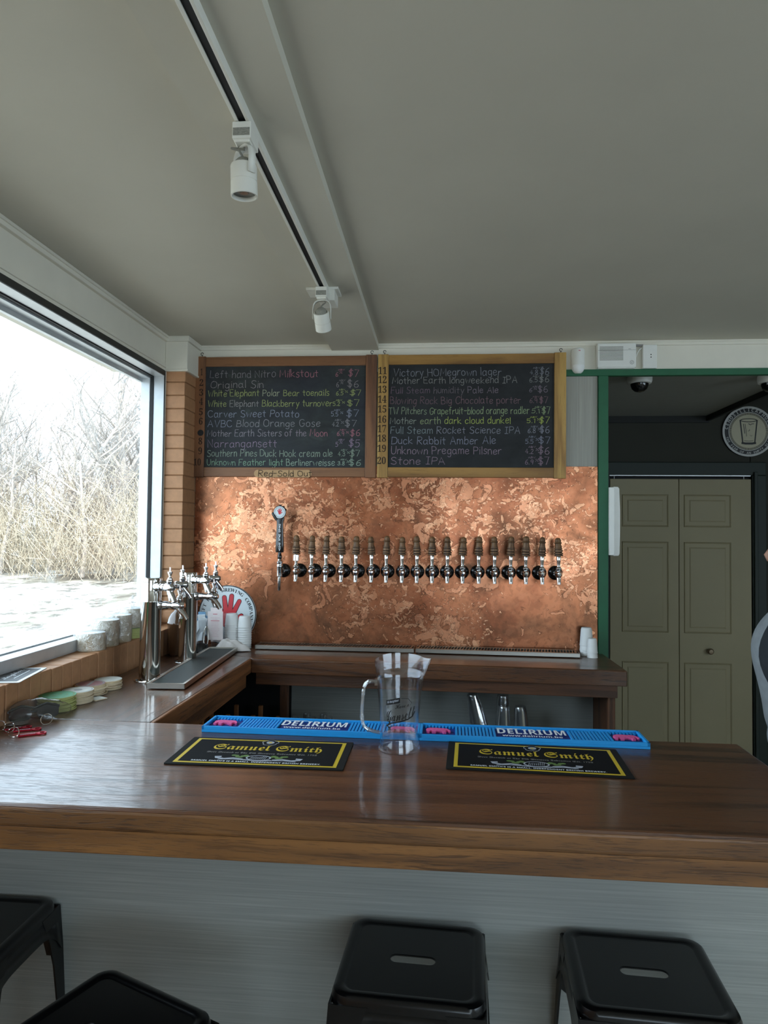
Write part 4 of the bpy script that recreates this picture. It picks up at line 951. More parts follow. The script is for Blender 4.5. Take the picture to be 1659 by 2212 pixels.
# ================================================================ THINGS ON THE BRICK SILL AND SIDE COUNTER
ZS = 1.1722
def roll(x, y, r, h, label, seed):
    t = thing('wrapped_coaster_roll', label, 'coaster roll', (x, y, ZS), 0, 'shrink wrapped coaster rolls on the sill')
    b = MB(); n = int(h/.0028); pr = [(0, 0)]
    for k in range(n): pr += [(r-.0005, k*h/n), (r, k*h/n+.0005), (r, (k+1)*h/n-.0005), (r-.0005, (k+1)*h/n)]
    pr.append((0, h)); b.lathe(pr, 32, smooth=False); o = b.build('coaster_stack', 'cream_board', t); o['kind'] = 'stuff'
    b = MB(); disc(b, r-.001, h+.0004, 0, None, 32); b.build('top_coaster', 'sign_white', t)
    r_ = random.Random(seed); f_ = [r_.uniform(0, 6) for _ in range(5)]
    b = MB(); n = 48; rs = []
    for q, z in ((.45, h+.003), (.8, h+.004), (1.0, h+.002), (1.05, h*.92), (1.035, h*.6), (1.03, h*.3), (1.045, h*.06), (1.0, .001)):
        rs.append([((r+.0015)*q*(1+.014*math.sin(9*a+f_[0]+z*90)+.012*math.sin(17*a+f_[1]-z*140))*math.cos(a), (r+.0015)*q*(1+.014*math.sin(11*a+f_[2]+z*60))*math.sin(a), z) for a in [2*PI*i/n for i in range(n)]])
    b.rings(rs, 0, True); b.tube([(-r*.95, -.02, h*.8), (-r*1.12, -.012, h*.86), (-r*1.1, .0, h*.7)], [.006, .004, .001], 6)
    b.build('wrap', 'wrap_film', t)
    return t
roll(-1.158, 2.208, .046, .058, 'shrink wrapped roll of cream coasters, short and nearest on the sill', 1)
roll(-1.158, 2.304, .046, .088, 'shrink wrapped roll of cream coasters, second from the near end of the sill', 2)
roll(-1.155, 2.399, .044, .094, 'shrink wrapped roll of cream coasters, third and tallest on the sill', 3)
# loose green coasters with a fourth roll
cg = None
def coaster(x, y, z, edge, top, label, group, r=.05, th=.0028, rot=0, n=32):
    b = MB(); b.lathe([(0, 0), (r, 0), (r, th), (0, th)], n, 0, smooth=False); 
    o = b.build('beer_coaster', [edge, top]); o.location = (x, y, z); o.rotation_euler = (0, 0, rot)
    for p in o.data.polygons:
        if p.normal.z > .9: p.material_index = 1
    return tag(o, label, 'coaster', group)
def coaster_stack(x, y, z, n, edge, top, r, th, jit, lab, lab_top, group, seed, nseg=36):
    r_ = random.Random(seed); me = None
    for k in range(n):
        px, py = x+r_.gauss(0, jit), y+r_.gauss(0, jit)
        last = k == n-1
        if me is None: o = coaster(px, py, z, edge, edge, lab, group, r, th, r_.uniform(0, 6), nseg); me = o
        elif last: o = coaster(px, py, z+k*(th+.0003), edge, top, lab_top, group, r, th, r_.uniform(0, 6), nseg)
        else:
            o = me.copy(); C.objects.link(o); o.location = (px, py, z+k*(th+.0003)); o.rotation_euler = (0, 0, r_.uniform(0, 6))
    return o
coaster_stack(-1.150, 2.492, ZS, 12, 'green_board', 'coaster_green', .043, .0028, .0015, 'pale green coaster in the stack under the farthest wrapped roll', 'green faced coaster topping the stack under the farthest wrapped roll', 'coasters under the farthest roll', 5)
r4 = roll(-1.150, 2.492, .040, .070, 'shrink wrapped roll of cream coasters standing on a pale green coaster stack', 4); r4.location.z = ZS+12*.0031+.0006
b = MB(); b.tube([(0, 0, .074), (.004, -.004, .09), (-.004, .004, .105), (.006, 0, .118)], [.012, .007, .012, .002], 8); b.build('film_tail', 'wrap_film', r4)
# stacks on the side counter
ZT = 1.0708
o = coaster_stack(-1.062, 1.845, ZT, 13, 'green_board', 'coaster_green', .048, .0028, .0022, 'pale green edged coaster in the green topped stack on the side counter', 'green printed coaster topping the nearest counter stack', 'coasters in the green topped stack', 8)
b = MB(); X = Matrix.Translation((0, 0, .0030)); disc(b, .044, 0, 0, X, 36, rin=.040); disc(b, .026, 0, 0, X, 30, rin=.024); fit_text(b, sans('ALE'), -.018, .018, -.006, .008, 0, 0, X); b.build('print', 'leaf_print', o)
o = coaster_stack(-1.050, 1.934, ZT, 11, 'cream_board', 'coaster_white', .043, .0028, .0016, 'cream coaster in the white topped stack behind the green one', 'white printed coaster topping the stack behind the green one', 'coasters in the white topped stack', 9)
b = MB(); X = Matrix.Translation((0, 0, .0030)); disc(b, .040, 0, 0, X, 36, rin=.037); disc(b, .012, 0, 0, X, 24); b.build('print', 'grey_print', o)
o = coaster_stack(-1.062, 2.030, ZT, 10, 'cream_board', 'coaster_red', .043, .0028, .0042, 'cream coaster in the reddish topped stack by the brick wall', 'reddish printed coaster topping the stack by the brick wall', 'coasters in the reddish topped stack', 21)
b = MB(); X = Matrix.Translation((0, 0, .0030)); disc(b, .040, 0, 0, X, 36, rin=.036); b.box(-.03, .03, -.004, .004, 0, .0002, 0, X); b.build('print', 'grey_print', o)
o = coaster_stack(-1.048, 2.110, ZT, 9, 'cream_board', 'coaster_white', .041, .0028, .0040, 'cream coaster in the untidy stack nearest the beer tower', 'pale coaster topping the untidy stack nearest the beer tower', 'coasters in the untidy stack', 31)
coaster(-1.008, 1.968, ZT, 'cream_board', 'coaster_white', 'single square cornered loose cream coaster jutting from under the reddish stack', None, .028, .0028, .3, 4)

# card on the sill
cd = thing('black_card', 'black and white printed card lying at an angle on the brick sill', 'card', (-1.155, 1.79, ZS+.001), .20)
b = MB(); b.prism(rrect(.052, .098, .006), 0, .0012) if False else b.prism([(p[0], p[1]) for p in rrect(.052, .098, .004, 3)], 0, .0012); b.build('card_sheet', 'white_print', cd)
b = MB(); b.add([(p[0], p[1], .0015) for p in rrect(.042, .086, .003, 3)], [tuple(range(16))], 0); 
Xr = Matrix.Translation((0, 0, .0018)) @ Matrix.Rotation(PI/2, 4, 'Z')
fit_text(b, script('Neighbor!'), -.062, .066, -.012, .016, 0, 1, Xr); fit_text(b, sans('HI'), -.07, -.054, .018, .030, 0, 1, Xr); b.box(-.05, .055, -.022, -.0195, 0, .0002, 1, Xr)
b.build('print', ['black_print', 'white_print'], cd)

# red openers on rings, and dark sunglasses in a bag
def opener(x, y, rz, label, tilt=0):
    t = thing('bottle_opener_key_ring', label, 'bottle opener', (x, y, ZT), rz, 'red bottle openers on key rings')
    b = MB(); L = .062
    out = [(-.031, -.0055), (.010, -.0055), (.016, -.0095), (.027, -.0095), (.031, -.004), (.031, .004), (.027, .0095), (.016, .0095), (.010, .0055), (-.031, .0055)]
    inn = [(.017, -.004), (.0165, -.0045), (.019, -.006), (.025, -.006), (.027, -.003), (.027, .003), (.025, .006), (.019, .006), (.0165, .0045), (.017, .004)]
    b.rings([[(p[0], p[1], z) for p in q] for q, z in ((inn, .0002), (out, .0002), (out, .0042), (inn, .0042), (inn, .0002))], 0, False)
    b.build('opener_body', 'red_metal', t, bevel=.0008)
    b = MB(); fit_text(b, sans('BREWING'), -.026, .006, -.0025, .0025, .0044, 0); b.build('lettering', 'silver_print', t)
    b = MB(); cx = -.031
    b.tube([(cx-.010+.012*math.cos(a), .004*math.sin(2*a), .0125+.012*math.sin(a)) for a in [i*2*PI/24 for i in range(25)]], .0011, 6, 0, False); b.build('key_ring', 'chrome', t)
opener(-.985, 1.607, .62, 'red bottle opener with ring, lying foremost on the counter')
opener(-1.018, 1.640, .52, 'red bottle opener with ring, in the middle of the three')
opener(-1.050, 1.652, .60, 'red bottle opener with ring, half under the bagged sunglasses')
t = thing('loose_key_ring', 'thin steel split ring lying beside the bagged sunglasses', 'key ring', (-1.005, 1.700, ZT), .4)
b = MB(); b.tube([(.0135*math.cos(a), .008*math.sin(a), .0125+.0115*math.sin(a)) for a in [i*2*PI/24 for i in range(25)]], .0011, 6, 0, False); b.build('ring', 'chrome', t)
sgl = thing('sunglasses', 'black folded sunglasses inside a clear bag against the brick wall', 'sunglasses', (-1.052, 1.722, ZT+.002), .72)
for s_ in (-1, 1):
    b = MB(); b.rings([[(s_*.033+q[0], .012*d+.002, .021+q[1]) for q in [(p[0], p[1]) for p in rrect(.026, .018, .012)]] for d in (-.25, .1)], 0, True, True, True, True); b.build('lens', 'black_gloss', sgl)
    b = MB(); b.tube([(s_*.058, .003, .028), (s_*.055, .018, .026), (-s_*.01, .024+.004*s_, .018), (-s_*.045, .020+.004*s_, .008)], [.004, .004, .003, .004], 8); b.build('temple', 'black_plastic', sgl)
b = MB(); b.tube([(-.06, .001, .030), (-.03, .0, .041), (0, 0, .032), (.03, 0, .041), (.06, .001, .030)], [.004, .0035, .0035, .0035, .004], 8); b.build('brow_bar', 'black_plastic', sgl)
b = MB(); 
rr_ = random.Random(6)
for (x, y, h) in ((0, 0, .054),):
    n_ = 26; rsx = []
    for k in range(8):
        a = PI/2*k/7.2; rsx.append([((.088*math.cos(a)+.002)*math.cos(q)*(1+.10*math.sin(4*q+k)+.07*math.sin(9*q-k*1.7)), .010+(.036*math.cos(a)+.002)*math.sin(q)*(1+.12*math.sin(5*q+k)), h*math.sin(a)*(1+.16*math.sin(3*q+k*.8)*math.cos(a))) for q in [2*PI*i/n_ for i in range(n_)]])
    b.rings(rsx, 0, True, True, False, True)
b.build('plastic_bag', 'smoke_wrap', sgl)

# ================================================================ BAR RAIL MATS
def elephant(b, cx, cy, s, z0, z1, mat, flip=1):
    out = [(-1.0, .10), (-.92, .48), (-.62, .72), (-.15, .74), (.22, .66), (.42, .70), (.72, .60), (.88, .30), (1.0, -.02), (1.02, -.34), (.90, -.40), (.86, -.10), (.74, .02), (.64, -.08),
           (.58, -.26), (.66, -.62), (.42, -.64), (.36, -.30), (.16, -.22), (-.16, -.24), (-.22, -.62), (-.50, -.62), (-.52, -.24), (-.66, -.24), (-.72, -.60), (-.94, -.58), (-.90, -.18)]
    b.prism([(cx+p[0]*s*flip, cy+p[1]*s*.82) for p in out], z0, z1, mat)
def rail_mat(cx, cy, rot, label):
    t = thing('bar_rail_mat', label, 'bar mat', (cx, cy, 1.0702), rot, 'blue rubber bar rail mats')
    L, D = .542, .104
    b = MB(); q = .0065
    b.box(-L/2, L/2, -D/2, D/2, 0, .0062)
    b.box(-L/2, L/2, -D/2, -D/2+q, .006, .015).box(-L/2, L/2, D/2-q, D/2, .006, .015).box(-L/2, -L/2+q, -D/2, D/2, .006, .015).box(L/2-q, L/2, -D/2, D/2, .006, .015)
    b.build('mat_body', 'blue_rubber', t, bevel=.0008)
    MB().box(-L/2+q, L/2-q, -D/2+q, D/2-q, .0055, .0072).build('mat_field', 'blue_dark', t)
    b = MB(); n = 62
    for i in range(n):
        x = -L/2+.014+i*(L-.028)/(n-1)
        if -.262 < x < -.188 or .196 < x < .258 or -.088 < x < .092: 
            if -.262 < x < -.188 or .196 < x < .258:
                b.box(x-.0026, x+.0026, D/2-.020, D/2-.009, .007, .0115).box(x-.0026, x+.0026, -D/2+.009, -D/2+.016, .007, .0115)
            continue
        b.box(x-.0028, x+.0028, -D/2+.010, D/2-.010, .007, .0118)
    g = b.build('rib', 'blue_rubber', t); g['kind'] = 'stuff'
    for x in (-.226, .228):
        b = MB(); elephant(b, x, 0, .030, .0066, .0128, 0); elephant(b, x, 0, .0335, .0066, .0076, 1); b.build('pink_emblem', ['pink', 'blue_dark'], t)
    b = MB(); fit_text(b, sans('DELIRIUM'), -.080, .086, -.008, .034, .0124); fit_text(b, sans('www.delirium.be'), -.070, .074, -.030, -.015, .0124)
    b.stroke([(-.08, .037), (-.02, .037)], .003, 0, None, .0124)
    b.build('lettering', 'white_print', t)
rail_mat(-.318, 1.7305, -.012, 'blue rubber rail mat with pink emblems, behind and left of the pitcher')
rail_mat(.2245, 1.7240, -.010, 'blue rubber rail mat with pink emblems, right of the pitcher')

# ================================================================ GOLD BORDERED BAR MATS
def bar_mat(cx, cy, rot, label, sx=1):
    t = thing('bar_mat', label, 'bar mat', (cx, cy, 1.0702), rot, 'black bar mats with gold borders')
    hx, hy = .194*sx, .0955
    MB().prism([(p[0], p[1]) for p in rrect(hx, hy, .004, 3)], 0, .0028).build('mat_body', 'mat_edge', t, bevel=.0006)
    b = MB(); ax, ay = hx-.016, hy-.010
    def fr(z, x, y, m): b.add([(-x, -y, z), (x, -y, z), (x, y, z), (-x, y, z)], [(0, 1, 2, 3)], m)
    fr(.0031, ax, ay, 1); fr(.0034, ax-.0085, ay-.0075, 0); b.build('gold_border', ['mat_black', 'gold_print'], t)
    b = MB(); z = .0038
    fit_text(b, fraktur('Samuel Smith'), -.122, .130, -.002, .046, z, 0)
    b.build('gothic_lettering', 'gold_print', t)
    b = MB(); fit_text(b, fraktur('Beer Brewed at The Old Brewery Tadcaster Est. 1758'), -.126, .124, -.0185, -.0075, z); b.build('subtitle', 'grey_print', t)
    b = MB(); fit_text(b, sans("SAMUEL SMITH'S IS A SMALL, INDEPENDENT BRITISH BREWERY."), -.142, .142, -.0755, -.0670, z); b.build('footer_lettering', 'white_print', t)
    b = MB()                                   # rose crest
    for i in range(5):
        a = PI/2+i*2*PI/5; disc(b, .0105, z+i*1e-5, 1, None, 16, cx=.010*math.cos(a), cy=.066+.010*math.sin(a)); 
    for i in range(5):
        a = PI/2+i*2*PI/5; disc(b, .0088, z+2e-4+i*1e-5, 2, None, 16, cx=.010*math.cos(a), cy=.066+.010*math.sin(a))
    disc(b, .0095, z+4e-4, 1, None, 20, cy=.066); disc(b, .0078, z+5e-4, 0, None, 20, cy=.066); disc(b, .0042, z+6e-4, 3, None, 16, cy=.066)
    b.build('rose_crest', ['silver_print', 'silver_print', 'mat_black', 'gold_print'], t)
    b = MB()                                   # medal flanked by scrolls and leaves
    for s_ in (-1, 1):
        for i in range(7):
            x = s_*(.030+.0062*i); disc(b, .0062, z+i*1e-5, 1, None, 10, cx=x*.86, cy=-.036+.006*math.sin(i*1.4), sy=.8)
        b.stroke([(s_*.036, -.055), (s_*.055, -.050), (s_*.075, -.056), (s_*.093, -.050), (s_*.096, -.044), (s_*.086, -.043)], .0075, 0, None, z+2e-4)
        b.stroke([(s_*.03, -.0595), (s_*.06, -.0575), (s_*.085, -.061)], .0028, 0, None, z+2e-4)
    disc(b, .028, z+3e-4, 0, None, 32, cy=-.044, sy=.62); disc(b, .0245, z+4e-4, 2, None, 32, cy=-.044, sy=.58)
    rg = random.Random(4)
    for i in range(9): b.stroke([(-.017+.004*i, -.052), (-.015+.004*i, -.036+rg.uniform(-.004, .003))], .0013, 0, None, z+5e-4)
    b.stroke([(-.03, -.060), (0, -.0625), (.03, -.060)], .0062, 0, None, z+6e-4)
    b.build('medal_emblem', ['silver_print', 'leaf_print', 'mat_black'], t)
bar_mat(-.3945, 1.5375, .004, 'black bar mat with gold border and gothic lettering, left of the pitcher')
bar_mat(.2135, 1.5660, -.045, 'black bar mat with gold border and gothic lettering, right of the pitcher')

# ================================================================ PITCHER
pt = thing('beer_pitcher', 'clear plastic beer pitcher with black script lettering, empty on the bar', 'pitcher', (-.0915, 1.605, 1.0702))
PR = [(.0475, 0), (.0490, .002), (.0488, .006), (.0455, .018), (.0432, .028), (.0422, .034), (.0432, .05), (.0480, .10), (.0530, .155), (.0545, .170), (.0556, .1715), (.0560, .176), (.0578, .192), (.0598, .206)]
n = 64
def wall(off, z_lift=0, lo=0):
    rs = []
    for r, z in PR[lo:]:
        ring = []
        for i in range(n):
            a = 2*PI*i/n; k = max(0, (z-.165)/.041)
            sp = math.exp(-(((a+PI) % (2*PI)-PI)/.24)**2); bk = math.exp(-(((a-PI))/.5)**2)
            rr = r+off+k*.014*sp; zz = z+z_lift+k*(.003*sp-.004*bk+.007*math.cos(a*2+PI)*-.5*0)+k*.006*abs(math.sin(a))
            ring.append((rr*math.cos(a), rr*math.sin(a), zz))
        rs.append(ring)
    return rs
b = MB(); o_ = wall(0); i_ = wall(-.0024, 0, 5)
b.rings(o_+list(reversed(i_)), 0, True); b.rings([i_[0], [(p[0]*.5, p[1]*.5, .0385) for p in i_[0]], [(p[0]*.02, p[1]*.02, .040) for p in i_[0]]], 0, True, True, False, True)
b.rings([o_[0], [(p[0]*.93, p[1]*.93, .001) for p in o_[0]], [(p[0]*.82, p[1]*.82, .030) for p in o_[0]], [(p[0]*.02, p[1]*.02, .034) for p in o_[0]]], 0, True, True, False, True)
b.build('pitcher_body', 'clear_plastic', pt)
b = MB(); hp = [(-.0525, 0, .1535), (-.062, 0, .1545), (-.074, 0, .1535), (-.0815, 0, .147), (-.0845, 0, .132), (-.0870, 0, .108), (-.0880, 0, .080), (-.0862, 0, .058), (-.0800, 0, .046), (-.066, 0, .040), (-.044, 0, .036)]
for _ in range(2): hp = [hp[0]]+[tuple(a*.75+b_*.25 if k_ == 0 else a*.25+b_*.75 for a, b_ in zip(p, q)) for p, q in zip(hp, hp[1:]) for k_ in (0, 1)]+[hp[-1]]
b.tube(hp, [.0042 if i % 9 else .0056 for i in range(len(hp))], 10); b.tube([(p[0]+.001, .0052, p[2]) for p in hp[3:-2]], .0016, 6); b.tube([(p[0]+.001, -.0052, p[2]) for p in hp[3:-2]], .0016, 6)
b.box(-.058, -.051, -.0075, .0075, .146, .161); b.build('handle', 'clear_handle', pt)
def cylwarp(p):
    z = p[1]; r = .0432+(z-.05)*.096+.0010; a = -PI/2+.10+p[0]/r
    return (r*math.cos(a), r*math.sin(a), z)
b = MB()
b.add([cylwarp(q) for q in [(-.034+.0041*i, zz+.0011*i, 0) for zz in (.110, .122) for i in range(9)]], [(i, i+1, 10+i, 9+i) for i in range(8)], 0)
def sl(p): return cylwarp((p[0], p[1]+p[0]*.20, 0))
fit_text(b, script('Have a'), -.012, .020, .106, .116, 0, 0, None, sl)
fit_text(b, script('Gansett'), -.032, .036, .078, .104, 0, 0, None, sl)
sw = [(-.032, .070), (-.020, .075), (0, .0752), (.018, .0765), (.030, .080), (.036, .088)]
m_ = MB(); m_.stroke(sw, .0032); b.add([sl(p) for p in m_.v], m_.f, 0)
m_ = MB(); m_.stroke([(-.024, .078), (-.030, .069), (-.026, .064)], .0034); b.add([sl(p) for p in m_.v], m_.f, 0)
m_ = MB(); m_.stroke([(.002, .128), (.018, .124), (.027, .112), (.022, .107)], .0009); b.add([sl(p) for p in m_.v], m_.f, 0)
def wl2(p): q = cylwarp((p[0], p[1]+(p[0]+.034)*.27, 0)); return (q[0]*1.006, q[1]*1.006, q[2])
fit_text(b, sans('Hi-Neighbor'), -.031, -.004, .1125, .1195, 0, 1, None, wl2)
b.build('script_lettering', ['black_print', 'silver_print'], pt)

# ================================================================ CUPS AND GLASSES ON THE SHELF
pc = None
def plastic_cup(x, y, z, rx, ry, label, group):
    global pc
    if pc is None:
        b = MB(); b.lathe([(0, .118), (.021, .118), (.0225, .115), (.0245, .100), (.0318, .006), (.0335, .005), (.0335, .001), (.0318, 0), (.0235, .112), (0, .115)], 28); pc = b.build('plastic_cup', 'cup_plastic'); o = pc
    else: o = pc.copy(); C.objects.link(o)
    o.location = (x, y, z); o.rotation_euler = (rx, ry, 0); tag(o, label, 'cup', group)
zs = .756
for k in range(5): plastic_cup(.178-.0055*k, 2.80, zs+.0145*k, 0, -.20, '%s clear plastic cup of the leaning stack on the under counter shelf' % ['bottom', 'second from bottom', 'middle', 'second from top', 'topmost'][k], 'cups in the leaning stack')
for k in range(2): plastic_cup(.259, 2.80, zs+.012*k, 0, 0, '%s clear plastic cup of the straight front stack on the shelf' % ['lower', 'upper'][k], 'cups in the middle stack')
for k in range(3): plastic_cup(.262, 2.865, zs+.016*k+.012, 0, 0, '%s clear plastic cup of the stack standing behind the straight one' % ['bottom', 'middle', 'topmost'][k], 'cups in the rear stack')
for k in range(3): plastic_cup(.334-.002*k, 2.80, zs+.006*k, 0, -.06, '%s clear plastic cup of the bright rightmost stack on the shelf' % ['bottom', 'middle', 'topmost'][k], 'cups in the rightmost stack')
g0 = None
for k, (x, y) in enumerate(((-.585, 2.79), (-.548, 2.85), (-.515, 2.79), (-.478, 2.85), (-.448, 2.80))):
    if g0 is None:
        b = MB(); b.lathe([(0, .062), (.014, .062), (.016, .060), (.0195, 0), (.0185, 0), (.0145, .056), (0, .057)], 24); g0 = b.build('tasting_glass', 'cup_plastic'); o = g0
    else: o = g0.copy(); C.objects.link(o)
    o.location = (x, y, zs); tag(o, 'small tasting glass, %s of five upside down beside the wooden post' % ['first', 'second', 'third', 'fourth', 'fifth'][k], 'glass', 'tasting glasses by the wooden post')

# ================================================================ TRACK LIGHT
tk = thing('light_track', 'white ceiling light track with black slot running toward the boards', 'light track', (-.387, 0, 2.38))
b = MB(); b.box(-.014, -.0075, -3.8, 2.21, -.020, .001).box(.0075, .014, -3.8, 2.21, -.020, .001).box(-.0075, .0075, -3.8, 2.21, -.004, .001).build('channel', 'white_metal', tk, bevel=.0008)
MB().box(-.0074, .0074, -3.8, 2.2095, -.0165, -.0041).build('slot', 'gap_black', tk)
b = MB(); b.box(-.062, .046, 2.206, 2.285, -.009, .0).box(-.020, .034, 2.206, 2.286, -.046, -.008); b.build('feed_box', 'white_metal', tk, bevel=.002)
def spot(name, label, y, ztop, yz, tilt, lean):
    t = thing(name, label, 'spotlight', (-.387, y, 2.36), 0, 'white track spotlights')
    b = MB(); b.box(-.0185, .0185, -.004, .052, -.034, -.001).box(-.0155, .0155, .0, .046, -.039, -.033); b.build('adapter', 'white_metal', t, bevel=.002)
    MB().box(-.0165, .0165, -.0046, -.0038, -.029, -.014).build('rating_label', 'label_grey', t)
    piv = Vector((0, .018, -.096))
    b = MB(); X = Matrix.Translation((0, .018, 0)) @ Matrix.Rotation(yz, 4, 'Z')
    r = .0290; pts = [(-r, -.100), (-r, -.066), (-r*.93, -.054), (-r*.76, -.046), (-r*.5, -.0415), (0, -.0395), (r*.5, -.0415), (r*.76, -.046), (r*.93, -.054), (r, -.066), (r, -.100)]
    for w_, th in ((.0075, .0011),):
        vs = []; 
        for x, z in pts:
            vs += [(x, -w_, z), (x, w_, z)]
        nn = len(pts); f_ = [(2*i, 2*i+1, 2*i+3, 2*i+2) for i in range(nn-1)]
        b.add(vs, f_, 0, True, X)
    o = b.build('yoke', 'white_metal', t); s = o.modifiers.new('thickness', 'SOLIDIFY'); s.thickness = .0018; s.offset = 0
    b = MB(); X = Matrix.Translation(piv) @ Matrix.Rotation(yz, 4, 'Z') @ Matrix.Rotation(tilt[0], 4, 'X') @ Matrix.Rotation(lean, 4, 'Y') @ Matrix.Scale(.88, 4)
    b.lathe([(.0235, .022), (.0275, .0215), (.029, .018), (.029, -.0135), (.0278, -.0138), (.0278, -.0152), (.029, -.0156), (.0295, -.046), (.0270, -.0465), (.0262, -.043), (.0262, -.036)], 36, 0, X); b.lathe([(.0235, .022), (.0235, .008), (0, .008)], 36, 0, X)
    h = b.build('lamp_housing', 'white_metal', t)
    b = MB(); b.lathe([(0, -.0395), (.009, -.0395), (.010, -.0375), (.024, -.0365), (.0262, -.0375)], 30, 0, X); b.build('lens', 'lens_grey', h)
    b = MB(); b.lathe([(.0205, .008), (.0205, .022), (.0185, .030), (.012, .036), (0, .038)], 26, 0, X); b.build('socket_mesh', 'label_grey', h)
    top = X @ Vector((0, 0, .037))
    b = MB(); b.tube([top, top+Vector((-.006, -.010, .010)), top+Vector((-.020, -.012, .014)), top+Vector((-.014, .004, .022)), Vector((0, .018, -.045)), Vector((0, .018, -.038))] if name.endswith('t') and tilt[1] else [top, top+Vector((.006, .004, .012)), Vector((.012, .014, -.048)), Vector((.004, .018, -.038))], .0024, 8); b.build('wire', 'cord_grey', t)
spot('track_spotlight', 'white track spotlight nearest the camera, hanging straight down', 1.268, 0, -.75, (.06, 1), .03)
spot('track_spotlight', 'white track spotlight at the far track end, tilted toward the boards', 2.150, 0, .0, (.72, 0), -.04)

# ================================================================ DEVICES ON THE WHITE HEADER
t = thing('motion_detector', 'white rounded motion detector above the green trim beside the right board', 'sensor', (.584, 2.994, 2.262))
b = MB(); R9 = .028
rs = []
for z, s in ((.004, .45), (.010, .72), (.020, .92), (.034, 1), (.098, 1), (.106, .96), (.109, .86)):
    rs.append([(R9*s*math.cos(a), -.004-.040*s*math.sin(a) if True else 0, z) for a in [PI*i/20 for i in range(21)]]+[(-R9*s, 0, z), (R9*s, 0, z)])
b.rings(rs, 0, True, True, True, True); b.build('housing', 'white_plastic', t)
b = MB(); b.lathe([(0, -.026), (.010, -.024), (.019, -.017), (.024, -.007), (.0255, .004), (.0245, .008)], 28, 0, Matrix.Translation((0, -.0205, .028))); b.build('lens_dome', 'foam_white', t)
MB().box(-.004, .004, -.0448, -.0438, .094, .097).build('indicator', 'pink_print', t)
t = thing('alarm_box', 'white slatted alarm sounder box above the green door post', 'sounder', (.742, 2.994, 2.283))
b = MB(); b.box(-.080, .080, -.032, 0, .004, .107).box(-.078, .076, -.027, 0, 0, .006); b.build('housing', 'white_plastic', t, bevel=.003)
b = MB()
for i in range(11): b.box(-.072, .026, -.0335, -.031, .034+i*.0056, .0362+i*.0056)
b.build('vent_slot', 'label_grey', t); 
b = MB(); X = FACE((.062, -.0326, .024)); disc(b, .0082, 0, 0, X, 20, rin=.0066); fit_text(b, 'if', -.003, .003, -.004, .004, 0, 0, X); b.build('round_logo', 'grey_print', t)
b = MB(); b.box(.048, .058, -.0328, -.0318, .081, .0825).box(-.078, .078, -.0324, -.0316, .0765, .0775); b.build('seam', 'grey_print', t)
t = thing('blank_wall_plate', 'white wall plate with two small holes beside the alarm box', 'wall plate', (.882, 2.994, 2.284))
MB().box(-.029, .029, -.022, 0, 0, .100).build('plate', 'white_plastic', t, bevel=.002)
b = MB(); X = FACE((.004, -.0224, .058)); disc(b, .0026, 0, 0, X, 12); disc(b, .0026, 0, 0, X, 12, cy=-.011); b.build('hole', 'gap_black', t)
t = thing('alarm_wire', 'thin white wire looping from the alarm box to the wall plate', 'wire', (.826, 2.985, 2.38))
b = MB(); b.tube([(-.005, -.004, -.055), (.004, -.012, -.030), (.014, -.012, -.014), (.028, -.004, -.006)], .002, 8); b.build('wire_loop', 'white_plastic', t); MB().box(-.004, .03, -.006, 0, .0, .008).build('wire_raceway', 'grey_print', t)
# wall phone seen from the side
t = thing('wall_phone', 'white wall phone seen edge on, hanging on the green door post', 'telephone', (.712, 3.02, 1.484))
b = MB(); b.prism([(0, .004), (.020, .004), (.0215, .012), (.0215, .286), (.020, .292), (0, .292)], -.05, .05, 0, Matrix.Rotation(PI/2, 4, 'X')); b.build('phone_base', 'white_plastic', t, bevel=.002)
b = MB(); b.prism([(.0235, 0), (.046, .001), (.050, .010), (.052, .10), (.052, .20), (.049, .288), (.044, .296), (.0235, .297), (.0235, .285), (.0225, .278), (.0225, .018), (.0235, .012)], -.025, .025, 0, Matrix.Rotation(PI/2, 4, 'X')); b.build('handset', 'white_plastic', t, bevel=.003)
b = MB(); b.tube([(.006, 0, .292), (.003, -.004, .305), (-.001+.002, -.01, .32)], .0018, 8); b.build('cord', 'white_plastic', t)

# ceiling cameras in the passage
def dome(x, y, label):
    t = thing('dome_camera', label, 'security camera', (x, y, 2.322), 0, 'dome cameras on the passage ceiling')
    b = MB(); b.lathe([(.056, 0), (.057, -.006), (.057, -.022), (.053, -.034), (.046, -.037), (.040, -.036)], 32); b.build('mount', 'white_plastic', t)
    b = MB(); b.lathe([(.041, -.035), (.040, -.046), (.034, -.060), (.022, -.071), (.008, -.0755), (0, -.076)], 28); b.build('smoked_dome', 'black_gloss', t)
dome(.928, 3.29, 'white dome camera with smoked bubble near the green door post')
dome(1.524, 3.30, 'white dome camera with smoked bubble cut by the right picture edge')

